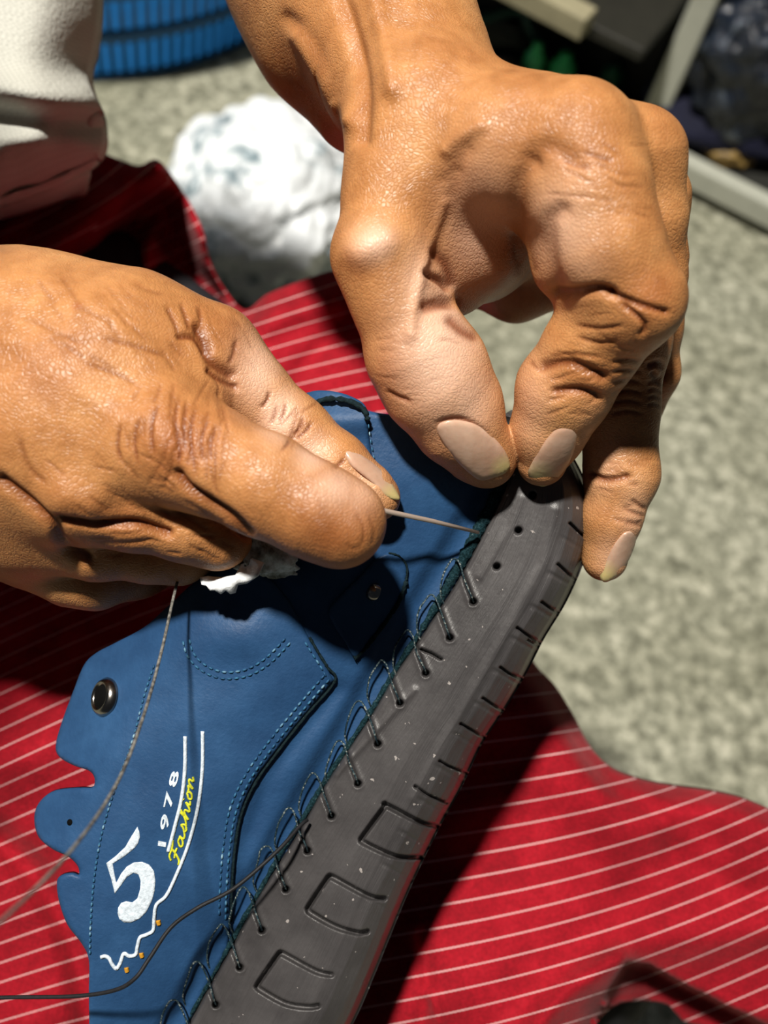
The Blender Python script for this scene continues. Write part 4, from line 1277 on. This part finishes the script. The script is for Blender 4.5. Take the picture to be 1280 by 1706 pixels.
band = thing('finger_bandage', 'torn white gauze bandage wound round a finger of the hand holding the needle', 'bandage', tuple(P3[NP//2]))
mesh_obj('gauze_band', np.array(vs), fs, m.m, band)
flap = [(333, 962), (345, 960), (368, 962), (392, 958), (402, 940), (420, 930), (440, 938), (430, 960), (412, 972), (396, 975), (392, 988), (384, 990), (376, 984), (368, 990), (358, 984), (350, 984), (344, 976), (336, 974)]
slab('gauze_flap', flap, lambda x, y: 0.2695+0.0012*np.sin(x/9.0)+0.0010*np.sin(y/7+x/23), 0.0012, 4, simple('white_gauze', (0.82, 0.84, 0.86), 0.8, 0.2, 0.1, 400, 0.0006), band, 0.0006)

# shirt
m = N('white_shirt_cloth', 0.9, 0.15)
wv = m.n('ShaderNodeTexChecker'); wv.inputs['Scale'].default_value = 900; m.l(m.pos(), wv.inputs['Vector'])
nz = m.noise(20, 4, 0.5)
m.color(m.mix(0.25, m.ramp(nz, [(0.3, (0.47, 0.47, 0.42)), (0.7, (0.56, 0.56, 0.51))]), m.ramp(wv.outputs['Fac'], [(0, (0.55, 0.55, 0.55)), (1, (1, 1, 1))]), 'MULTIPLY'))
m.bump(m.noise(700, 2, 0.5), 0.0006, 0.6)
sh_out = spline([(162, -700), (160, -200), (160, 0), (154, 60), (143, 110), (148, 140), (163, 175), (168, 205), (167, 235), (150, 262), (95, 292), (30, 318), (-60, 345), (-300, 400), (-700, 420), (-1100, 300), (-1300, -200), (-1100, -900), (-400, -1050)], 6, True)
def sh_d(x, y):
    d = 0.352+0*x
    e = dist_poly(x, y, sh_out, True)
    k = np.clip(1-e/120.0, 0, 1)
    d = d+0.030*k*k
    q = dist_poly(x, y, [(-200, 150), (0, 192), (90, 205), (165, 208)])
    d = d+0.010*np.exp(-(q/28)**2)-0.008*np.exp(-((dist_poly(x, y, [(-200, 110), (0, 150), (90, 165), (150, 165)]))/30)**2)
    d = d+0.012*sstep(200, 330, y)
    d = d-0.006*np.exp(-(dist_poly(x, y, [(-10, 290), (10, 240), (60, 230)])/26)**2)
    return d
shirt = slab('shirt', sh_out, sh_d, lambda x, y: 0.01+0.11*sstep(0, 200, dist_poly(x, y, sh_out, True)), 11, m.m, person, 0)

def shirt_sdf(P):
    P = np.asarray(P, np.float32)
    A3 = lambda *q: np.array(q, np.float32)
    def ch(pts, k=0.05):
        D = None
        for (a, ra), (b, rb) in zip(pts[:-1], pts[1:]):
            c = cone(P, a, b, ra, rb); D = c if D is None else smin(D, c, k)
        return D
    D = ch([(A3(-.40, .20, -.42), .142), (A3(-.37, .36, -.18), .137)])
    D = smin(D, ch([(A3(-.46, .28, -.16), .082), (A3(-.34, .41, -.12), .100), (A3(-.22, .48, -.13), .082)]), 0.05)
    D = smin(D, ch([(A3(-.46, .27, -.17), .066), (A3(-.42, .13, -.28), .062)]), 0.03)
    D = smin(D, ch([(A3(-.22, .47, -.14), .066), (A3(-.17, .41, -.29), .060)]), 0.03)
    return D
sv, sf = coarse(shirt_sdf, (-.60, .0, -.60), (.0, .66, .05), 0.007)
me = shirt.data
n0 = len(me.vertices)
bm = bmesh.new(); bm.from_mesh(me)
o0 = Vector(person.location)
nvs = [bm.verts.new(Vector(v_)-o0) for v_ in sv]
for q_ in sf:
    try: f_ = bm.faces.new([nvs[i] for i in q_]); f_.smooth = True
    except ValueError: pass
bm.to_mesh(me); bm.free()
hair_f = lambda P: np.maximum(cone(np.asarray(P, np.float32), np.array([-.27, .363, .185], np.float32), np.array([-.29, .372, .140], np.float32), .096, .086), -(np.asarray(P)@np.array([-.75, .25, .62])+0.75*(-.220)*1-0.25*.345-0.62*.125+0.02))
hv, hf = coarse(hair_f, (-.42, .24, .03), (-.17, .50, .31), 0.006)
mesh_obj('hair', hv, hf, simple('black_hair', (0.012, 0.010, 0.009), 0.5, 0.4, 0.3, 300, 0.001), person)

# trousers under the apron
def leg_tube(pts, r):
    p = spline(pts, 8)
    return tube(None, p, np.interp(np.linspace(0, 1, len(p)), np.linspace(0, 1, len(r)), r), None, None, 24)
k1 = C(900, 1520, .450); k2 = C(400, 740, .520)
h1 = to_world(np.array([-.42, .10, -.50])); h2 = to_world(np.array([-.34, .22, -.53]))
def leg_pts(h, k):
    return [tuple(h), tuple((h+k)/2), tuple(k), (k[0]-.01, k[1]-.005, k[2]*0.55), (k[0]-.015, k[1]-.01, 0.09)]
merged('trousers', [leg_tube(leg_pts(h1, k1), [.066, .052, .044, .048, .046]), leg_tube(leg_pts(h2, k2), [.066, .056, .046, .048, .046])], simple('dark_trouser_cloth', (0.02, 0.02, 0.024), 0.85, 0.2), person)
